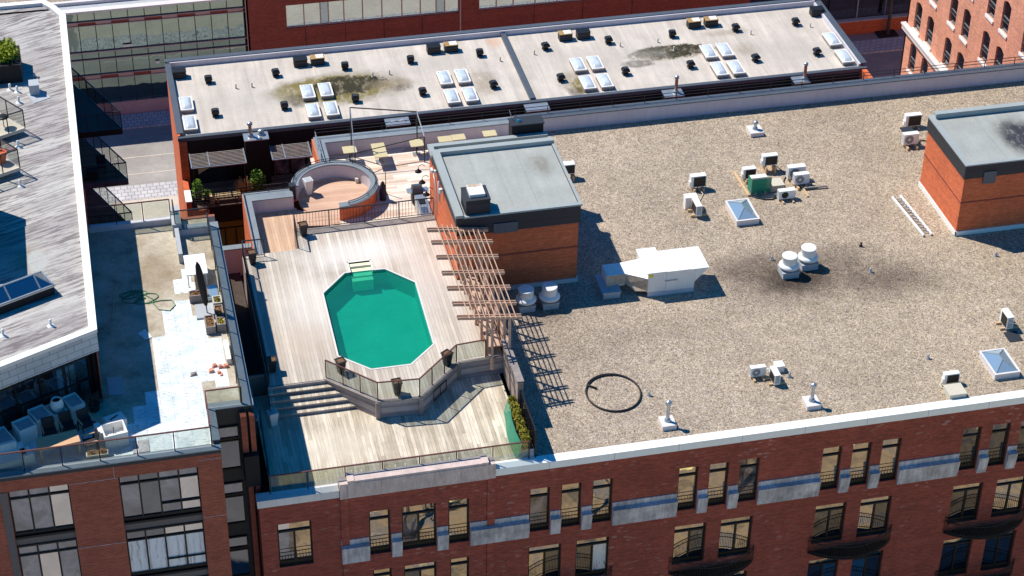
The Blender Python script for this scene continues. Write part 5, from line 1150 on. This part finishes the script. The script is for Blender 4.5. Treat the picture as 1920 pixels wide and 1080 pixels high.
# triangular balconies on the street corner
for i, zf in enumerate((3.6,.4,-2.8)):
    lbz = ('top','middle','lowest')[i]
    a, tip, c = (-1.42,32.2),(.95,26.75),(-1.42,26.75)
    o = part('balcony', MB().prism([a,c,tip], zf-.3, zf), 'darkdeck' if i else 'charcoal', lb_)
    part('edge_trim', MB().bar((*c,zf-.15),(*tip,zf-.15),.06,.34).bar((*a,zf-.15),(*tip,zf-.15),.06,.34), 'flash' if i else 'black', o)
    m = MB()
    for (p, q) in ((c,tip),(tip,a)):
        m.bar((*p,zf+1.07),(*q,zf+1.07),.06,.05)
        nn = 4 if p == c else 6
        for kx in range(nn+1): s = lerp(p,q,kx/nn); m.bar((*s,zf),(*s,zf+1.05),.04)
    part('balcony_rail', m, 'railblk', o); m = MB()
    for (p, q) in ((c,tip),(tip,a)): m.add([(*p,zf+.1),(*q,zf+.1),(*q,zf+1.0),(*p,zf+1.0)],[(0,1,2,3)])
    part('balcony_glass', m, 'railglass', o)
one('balcony_chair', MB().box(-.6,-.1,27.6,28.1,.75,.82).box(-.6,-.1,28.05,28.12,.83,1.3).box(-.58,-.53,27.62,27.67,.4,.75).box(-.17,-.12,27.62,27.67,.4,.75).box(-.58,-.53,28.0,28.05,.4,.75).box(-.17,-.12,28.0,28.05,.4,.75), 'cloth', 'dark chair on the middle triangular balcony', 'chair')
one('balcony_box', MB().box(-1.2,-.6,27.1,27.6,.4,.85).box(-1.15,-.65,27.15,27.55,.85,.9), 'cloth', 'dark box against the wall of the middle triangular balcony', 'box')
# terrace railings
zt = 4.0
railing('glass_railing', 'front glass railing of the white patched terrace', [(2.9,-1.3,4.2),(-8,-1.3,4.2)], 1.05, 'railred', True, 1.55)
railing('glass_railing', 'short glass railing around the bare front right corner of the terrace', [(4.45,1.05,4.36),(2.92,1.05,4.36),(2.9,-1.25,4.3)], 1.0, 'railred', True, 1.5)
railing('glass_railing', 'glass railing along the right edge of the terrace above the light well', [(4.42,1.15,4.1),(4.42,15.35,4.1)], 1.1, 'railblk', True, 1.75)
railing('glass_railing', 'glass railing at the back right corner of the terrace', [(2.85,16.5,4.3),(2.85,15.35,4.36),(4.45,15.35,4.36)], 1.05, 'railblk', True, 1.5)
railing('glass_railing', 'glass railing at the back of the terrace overlooking the street', [(-1.25,16.5,4.3),(2.7,16.5,4.3)], 1.1, 'railred', True, 1.35)
# terrace furniture
AR = math.atan2(1.84,4.08)
def tplanter(cx, cy, w, d, h, label, rz=AR, fill='mulch', m='white', g='white box planters in front of the penthouse glass'):
    t = thing('box_planter', label, 'planter', (cx,cy,zt), rz, g); e = .05
    part('box', MB().box(-w/2,w/2,-d/2,-d/2+e,0,h).box(-w/2,w/2,d/2-e,d/2,0,h).box(-w/2,-w/2+e,-d/2+e,d/2-e,0,h).box(w/2-e,w/2,-d/2+e,d/2-e,0,h), m, t, True)
    part('filling', MB().box(-w/2+e,w/2-e,-d/2+e,d/2-e,h-.16,h-.08), fill, t, True); return t
tplanter(-2.67,2.27,.66,.93,.82,'white box planter at the right end of the row before the penthouse glass',AR,'tile')
tplanter(-3.4,1.97,.66,.93,.72,'white box planter carrying the round white vase',AR,'tile')
tplanter(-4.1,1.7,.72,.95,.82,'white box planter just left of the round vase',AR,'tile')
tplanter(-4.78,1.12,.8,.8,.8,'white box planter with a dark slot, second from the left of the row',AR,'tile')
tplanter(-5.75,.55,.8,1.2,.7,'white box planter cut off by the left edge of the picture',AR,'tile')
t = thing('vase', 'round white ribbed vase on a white box planter', 'vase', (-3.35,1.9,zt+.66)); part('body', MB().lathe([(.17,0),(.27,.18),(.29,.34),(.26,.5),(.2,.58)], (-3.35,1.9,zt+.66), 20, False), 'white', t); part('rim', MB().lathe([(.2,.57),(.22,.6),(.19,.62),(.17,.5)], (-3.35,1.9,zt+.66), 20, False), 'white', t); part('opening', MB().lathe([(.18,.53),(.01,.53)], (-3.35,1.9,zt+.66), 16), 'tile', t)
t = thing('wooden_table', 'long plank topped wooden table half in shadow by the front railing', 'table', (-3.43,-.24,zt), R(9))
part('table_top', MB().box(-.88,.88,-.42,.42,.7,.76), 'tablewood', t, True)
for sx in (-.8,.8):
    for sy in (-.34,.34): part('leg', MB().box(sx-.04,sx+.04,sy-.04,sy+.04,0,.7), 'lumber', t, True)
def chair(x, y, rz, label):
    t = thing('terrace_chair', label, 'chair', (x,y,zt), rz, 'black chairs at the wooden table')
    part('seat', MB().box(-.26,.26,-.25,.25,.4,.46), 'pot', t, True); part('backrest', MB().hexa([(-.26,.25,.46),(.26,.25,.46),(.26,.3,.46),(-.26,.3,.46)],[(-.26,.36,.95),(.26,.36,.95),(.26,.41,.95),(-.26,.41,.95)]), 'pot', t, True)
    for s in (-1,1):
        part('armrest', MB().bar((s*.29,-.25,.64),(s*.29,.3,.64),.05,.03), 'lumber', t, True)
        for yy in (-.22,.24): part('leg', MB().box(s*.29-.02,s*.29+.02,yy-.02,yy+.02,0,.63), 'railblk', t, True)
chair(-3.75,.78,R(10),'black chair with timber arms left of three at the wooden table'); chair(-2.98,1.0,R(16),'black chair in the middle of three at the wooden table'); chair(-2.2,1.05,R(24),'black chair with timber arms right of three at the wooden table')
chair(-2.14,-.25,R(-80),'dark chair between the wooden table and the white open box')
t = thing('open_box', 'white open topped box with a dividing bar by the front railing', 'box', (-1.08,.06,zt), R(10))
part('walls', MB().box(-.5,.5,-.45,-.39,0,.75).box(-.5,.5,.39,.45,0,.75).box(-.5,-.44,-.39,.39,0,.75).box(.44,.5,-.39,.39,0,.75), 'white', t, True); part('floor', MB().box(-.44,.44,-.39,.39,.3,.36), 'white', t, True); part('divider', MB().bar((-.1,-.39,.5),(.05,.39,.5),.03), 'pot', t, True)
t = thing('side_box', 'narrow white box leaning on the left of the open box', 'box', (-1.72,.3,zt), R(12)); part('body', MB().box(-.12,.12,-.4,.35,0,.7), 'white', t, True); part('lid', MB().box(-.13,.13,-.42,.1,.7,.73), 'white', t, True)
t = thing('low_box', 'pale box with a dark tool on its lid behind the open box', 'box', (-1.0,1.0,zt), R(20)); part('body', MB().box(-.42,.42,-.3,.3,0,.55), 'white', t, True); part('lid', MB().box(-.42,.3,-.32,.2,.55,.6), 'coping', t, True); part('tool', MB().bar((-.25,-.1,.62),(.15,.05,.62),.04), 'pot', t, True)
t = thing('sofa', 'white corner sofa in the shade at the bottom left', 'sofa', (-5.6,-.5,zt), R(12)); part('seat', MB().box(-.9,.55,-.4,.5,.0,.42), 'white', t, True); part('backrest', MB().box(-.9,.55,.35,.5,.42,.8), 'white', t, True); part('armrest', MB().box(.56,.8,-.4,.5,0,.62), 'white', t, True)
t = thing('stool', 'white cube stool half in sun left of the wooden table', 'stool', (-4.75,-.55,zt), R(20)); part('body', MB().box(-.22,.22,-.3,.3,0,.55), 'white', t, True); part('cushion', MB().box(-.2,.2,-.28,.28,.55,.62), 'white', t, True)
t = thing('dry_plant', 'dead twiggy plant in a dark pot by the penthouse corner', 'plant', (-1.8,2.45,zt)); part('tub', MB().lathe([(.2,0),(.26,.35)], (-1.8,2.45,zt), 12), 'pot', t); m = MB()
for i in range(70):
    a = random.uniform(0,6.28); q = random.uniform(.15,.65); p0 = (-1.8,2.45,zt+.3); p1 = (-1.8+q*.6*math.cos(a),2.45+q*.6*math.sin(a),zt+.3+random.uniform(.3,.7)); p2 = (-1.8+q*math.cos(a),2.45+q*math.sin(a),zt+.2+random.uniform(.1,.6)); m.tube([p0,p1,p2],.008,3)
part('twigs', m, 'bark', t)
t = thing('trough_planter', 'white edged trough of dry plants against the front railing', 'planter', (-1.88,-.85,zt)); part('box', MB().box(-2.34,-1.42,-1.02,-.66,zt,zt+.3), 'acbeige', t); part('soil', MB().box(-2.29,-1.47,-.98,-.7,zt+.3,zt+.32), 'dirt', t); part('dry_plant', MB().leaves((-2.1,-.84,zt+.38),(.2,.12,.15),120,.03,.2), 'drygrass', t); part('dry_plant', MB().leaves((-1.65,-.84,zt+.38),(.2,.12,.18),140,.03,.2), 'drygrass', t)
# parasol, white table, planters on the sunny side
t = thing('folded_parasol', 'folded dark parasol leaning on a grey square base', 'parasol', (3.68,8.5,zt)); 
part('canopy', MB().tube([(3.66,8.5,4.55),(3.6,8.52,4.9),(3.52,8.54,5.6),(3.44,8.58,6.3),(3.4,8.6,6.85),(3.4,8.6,7.05)], .0, 10) if False else MB().lathe([(.05,0),(.13,.2),(.17,1.0),(.16,1.9),(.11,2.3),(.03,2.5)], (0,0,0), 12), 'umbrella', t, True)
t.children[0].location = (-.02,0,.5); t.children[0].rotation_euler = (0,R(-5.5),0)
part('pole', MB().bar((0,0,.1),(-.03,0,.6),.05), 'railblk', t, True); part('base', MB().box(-.52,.38,-.35,.75,.0,.1), 'tile', t, True)
t = thing('white_table', 'square white table behind the folded parasol', 'table', (3.48,11.6,zt)); part('table_top', MB().box(2.98,3.98,10.75,12.42,zt+.7,zt+.76), 'whitecap', t)
for x in (3.05,3.9):
    for y in (10.85,12.3): part('leg', MB().box(x-.03,x+.03,y-.03,y+.03,zt,zt+.7), 'white', t)
t = thing('white_stool', 'white stool in front of the white table', 'stool', (3.3,10.3,zt)); part('seat', MB().box(3.1,3.3,9.95,10.6,zt+.4,zt+.44), 'white', t); part('legs', MB().box(3.12,3.16,9.97,10.01,zt,zt+.4).box(3.24,3.28,10.54,10.58,zt,zt+.4), 'white', t)
def wood_planter(x0,x1,y0,y1,h,label,fill='dirt',m='oldwood'):
    t = thing('wooden_planter', label, 'planter', ((x0+x1)/2,(y0+y1)/2,zt), 0, 'grey wooden planters by the folded parasol'); e = .05
    part('box', MB().box(x0,x1,y0,y0+e,zt,zt+h).box(x0,x1,y1-e,y1,zt,zt+h).box(x0,x0+e,y0+e,y1-e,zt,zt+h).box(x1-e,x1,y0+e,y1-e,zt,zt+h), m, t)
    part('soil', MB().box(x0+e,x1-e,y0+e,y1-e,zt+h-.14,zt+h-.06), fill, t)
    part('dry_plant', MB().leaves(((x0+x1)/2,(y0+y1)/2,zt+h-.02),((x1-x0)*.4,(y1-y0)*.4,.1),240,.045,.0), 'drygrass' if fill == 'dirt' else 'leafgold', t)
wood_planter(2.97,3.88,9.5,9.95,.42,'wide grey wooden planter behind the grey parasol base')
wood_planter(3.48,3.92,6.9,7.85,.42,'long grey wooden planter in front of the grey parasol base')
wood_planter(4.0,4.4,7.0,7.6,.42,'short planter with gravel beside the right terrace railing','lumber')
wood_planter(4.0,4.4,7.65,8.65,.36,'planter of reddish dead plants beside the right terrace railing')
wood_planter(4.0,4.42,8.75,9.35,.4,'pale square planter beside the right terrace railing','stone','acbeige')
one('white_bench', MB().box(4.15,4.36,4.5,5.95,zt+.25,zt+.3).box(4.16,4.35,4.5,4.6,zt,zt+.25).box(4.16,4.35,5.85,5.95,zt,zt+.25), 'white', 'narrow white bench against the right terrace railing', 'bench')
one('blue_sheet', MB().box(3.75,4.35,9.5,10.7,zt+.02,zt+.06).box(3.8,4.3,9.45,9.499,zt+.02,zt+.3), 'pyr', 'crumpled grey blue plastic sheet under the white table', 'sheet')
m = MB(); rg = random.Random(5)
for i in range(9):
    x, y, q = 3.75+rg.uniform(-.35,.4), 4.15+rg.uniform(-.4,.4), rg.uniform(.05,.13); m.hexa([(x-q,y-q,zt+.01),(x+q,y-q*.6,zt+.01),(x+q*.8,y+q,zt+.01),(x-q,y+q,zt+.01)],[(x-q*.6,y-q*.7,zt+q),(x+q*.7,y-q*.5,zt+q*1.2),(x+q*.5,y+q*.8,zt+q),(x-q*.8,y+q*.6,zt+q*1.1)])
one('rubble_heap', m, 'brick_pink', 'heap of broken bricks on the white sheet', 'rubble')
one('debris_heap', MB().hexa([(2.45,3.9,zt+.01),(2.8,3.95,zt+.01),(2.75,4.25,zt+.01),(2.5,4.2,zt+.01)],[(2.55,4.0,zt+.1),(2.7,4.0,zt+.12),(2.68,4.15,zt+.1),(2.56,4.14,zt+.08)]), 'oldwood', 'small tan debris pile in the middle of the white sheet', 'debris')
one('grey_panel', MB().prism([(-1.15,3.3),(-.56,3.24),(-.56,4.5),(-1.17,4.58)], zt+.01, zt+.05), 'tile', 'grey rectangular panel lying in the terrace shade', 'panel')
one('white_card', MB().prism([(.42,7.6),(.78,7.9),(1.03,7.2),(.69,7.1)], zt+.01, zt+.04).prism([(.62,7.45),(.76,7.5),(.8,7.35),(.66,7.32)], zt+.041, zt+.06), 'white', 'pale card with a small mark at the edge of the terrace shadow', 'card')
one('long_pole', MB().bar((-.67,8.75,zt+.05),(-.33,11.4,zt+.08),.04), 'lumber', 'long thin pole lying in the terrace shade', 'pole')
pts = []
for i in range(90):
    a = i*.36; q = .32+.22*math.sin(i*.23)+.1*math.sin(i*.71); cx = .35+.55*math.sin(i*.045); cy = 10.6-.35*math.sin(i*.06); pts.append((cx+q*1.3*math.cos(a), cy+q*.7*math.sin(a), zt+.03))
pts += [(1.3,10.2,zt+.03),(1.28,9.9,zt+.03),(1.5,9.3,zt+.03),(2.0,9.1,zt+.03),(2.3,9.5,zt+.03),(2.15,9.95,zt+.03),(1.6,10.0,zt+.03),(1.0,9.9,zt+.03)]
one('garden_hose', MB().tube(pts, .022, 5), 'greenhose', 'tangled green garden hose across the terrace shadow edge', 'hose')
one('stone_slab', MB().box(-.4,.3,-.9,-.1,zt+.01,zt+.05), 'stone', 'dark grey slab by the white open box at the front railing', 'slab')
# ------------------------------------------------------------------ things on the penthouse roof
zp = 7.8
t = thing('juniper_planter', 'yellow green juniper in a large black planter on the penthouse roof', 'planter', (-4.6,26.6,zp)); part('box', MB().box(-6.2,-3.75,25.3,27.4,zp,zp+1.0), 'dark', t)
part('foliage', MB().leaves((-4.5,26.3,zp+1.3),(.8,.9,.75),1500,.09,.3).leaves((-5.3,26.6,zp+1.5),(.9,.8,.9),1200,.09,.3), 'leaf', t)
one('condenser_unit', MB().box(-3.42,-2.95,23.75,24.35,zp,zp+.55).box(-3.44,-2.93,23.73,24.37,zp+.55,zp+.6).box(-3.44,-3.43,23.8,24.3,zp+.1,zp+.5), 'tile', 'small grey condenser on a pale pad near the black juniper planter', 'air conditioner')
one('concrete_pad', MB().prism([(-3.27,22.95),(-2.41,23.38),(-2.9,24.3),(-3.6,24.0)], zp+.001, zp+.03), 'tile', 'pale square pad under the small grey condenser', 'pad')
for x, y, lb in ((-4.4,24.6,'leftmost in the juniper shadow'),(-4.05,24.3,'second in the juniper shadow'),(-4.0,23.2,'above the upper glass balcony corner'),(-4.15,18.9,'between the two glass balcony corners'),(-4.15,15.3,'below the lower glass balcony corner'),(-3.2,3.75,'in front of the glass roof lantern'),(-5.2,3.45,'left edge, in front of the lantern')):
    t = thing('vent_stub', 'white flanged pipe stub on the penthouse roof, '+lb, 'pipe', (x,y,zp), 0, 'white pipe stubs on the penthouse roof'); part('flange', MB().lathe([(.17,0),(.15,.03),(.07,.06)], (x,y,zp), 12), 'white', t); part('pipe', MB().lathe([(.06,.03),(.06,.34),(.03,.36)], (x,y,zp), 10), 'white', t)
t = thing('roof_lantern', 'dark glass roof lantern with pale bars at the left edge of the penthouse roof', 'skylight', (-5,6.2,zp), AR)
W2, D2 = 2.6, 1.25; lx = -1.1
part('curb', MB().box(lx-W2,lx+W2,-D2/2,D2/2,0,.42), 'dark', t, True); part('rim', MB().box(lx-W2-.05,lx+W2+.05,-D2/2-.05,D2/2+.05,.42,.48), 'metal', t, True)
a = [(lx-W2,-D2/2,.49),(lx+W2,-D2/2,.49),(lx+W2,D2/2,.49),(lx-W2,D2/2,.49)]; c1, c2 = (lx-W2+.62,0,.95),(lx+W2-.62,0,.95)
part('glazing', MB().add(a+[c1,c2],[(0,1,5,4),(1,2,5),(2,3,4,5),(3,0,4)]), 'pyrdark', t, True); m = MB()
for p, q in ((a[1],c2),(a[2],c2),(c1,c2),(a[0],c1),((c2[0],-D2/2,.49),c2),((c2[0]-1.4,-D2/2,.49),(c2[0]-1.4,0,.95)),(a[0],a[1]),(a[1],a[2])): m.bar(p,q,.06)
part('glazing_bars', m, 'metal', t, True)
t.location = (-4.55+.0,6.05,zp)
def roofbalc(tipx, tipy, label, item):
    t = thing('glass_balcony', label, 'balcony', (tipx,tipy,zp+.35), 0); d1 = FD; d2 = Vector((-.62,.9)).normalized(); tip = Vector((tipx,tipy)); A = tip-d1*2.6; B2 = tip+d2*4.2; C2 = A+d2*4.2
    part('slab', MB().prism([tuple(A),tuple(tip),tuple(B2),tuple(C2)], zp+.2, zp+.38), 'concrete', t); m = MB(); g = MB(); h = 1.0; z0 = zp+.38
    for p, q in ((A,tip),(tip,B2)):
        p = p+(tip-p)*0; m.bar((*p,z0+h),(*q,z0+h),.05,.05)
        for kx in range(4): s = p.lerp(q,kx/3); m.bar((*s,z0),(*s,z0+h),.05)
        g.add([(*p,z0+.08),(*q,z0+.08),(*q,z0+h-.06),(*p,z0+h-.06)],[(0,1,2,3)])
    part('rail', m, 'railblk', t); part('glass_panel', g, 'railglass', t)
roofbalc(-3.75,20.0,'upper glass railed balcony corner poking in at the left edge','table'); roofbalc(-4.1,16.35,'lower glass railed balcony corner with a terracotta pot at the left edge','pot')
one('terracotta_pot', MB().lathe([(.2,0),(.3,.45),(.33,.46),(.33,.55),(.28,.55),(.27,.45)], (-4.95,17.0,zp+.38), 16), 'terra', 'large terracotta pot on the lower glass balcony corner', 'pot')
one('wire_table', MB().lathe([(.3,.55),(.3,.58),(.02,.58)], (-4.75,20.3,zp+.38), 14).bar((-4.75,20.3,zp+.38),(-4.75,20.3,zp+.95),.04), 'railblk', 'small dark round table on the upper glass balcony corner', 'table')
one('upper_block', MB().box(-14,-5.75,13.3,13.9,zp,zp+3.2).box(-14,-5.75,8.8,13.29,zp+2.8,zp+3.1), 'charcoal', 'dark upper block at the left edge shading the penthouse roof', 'wall')
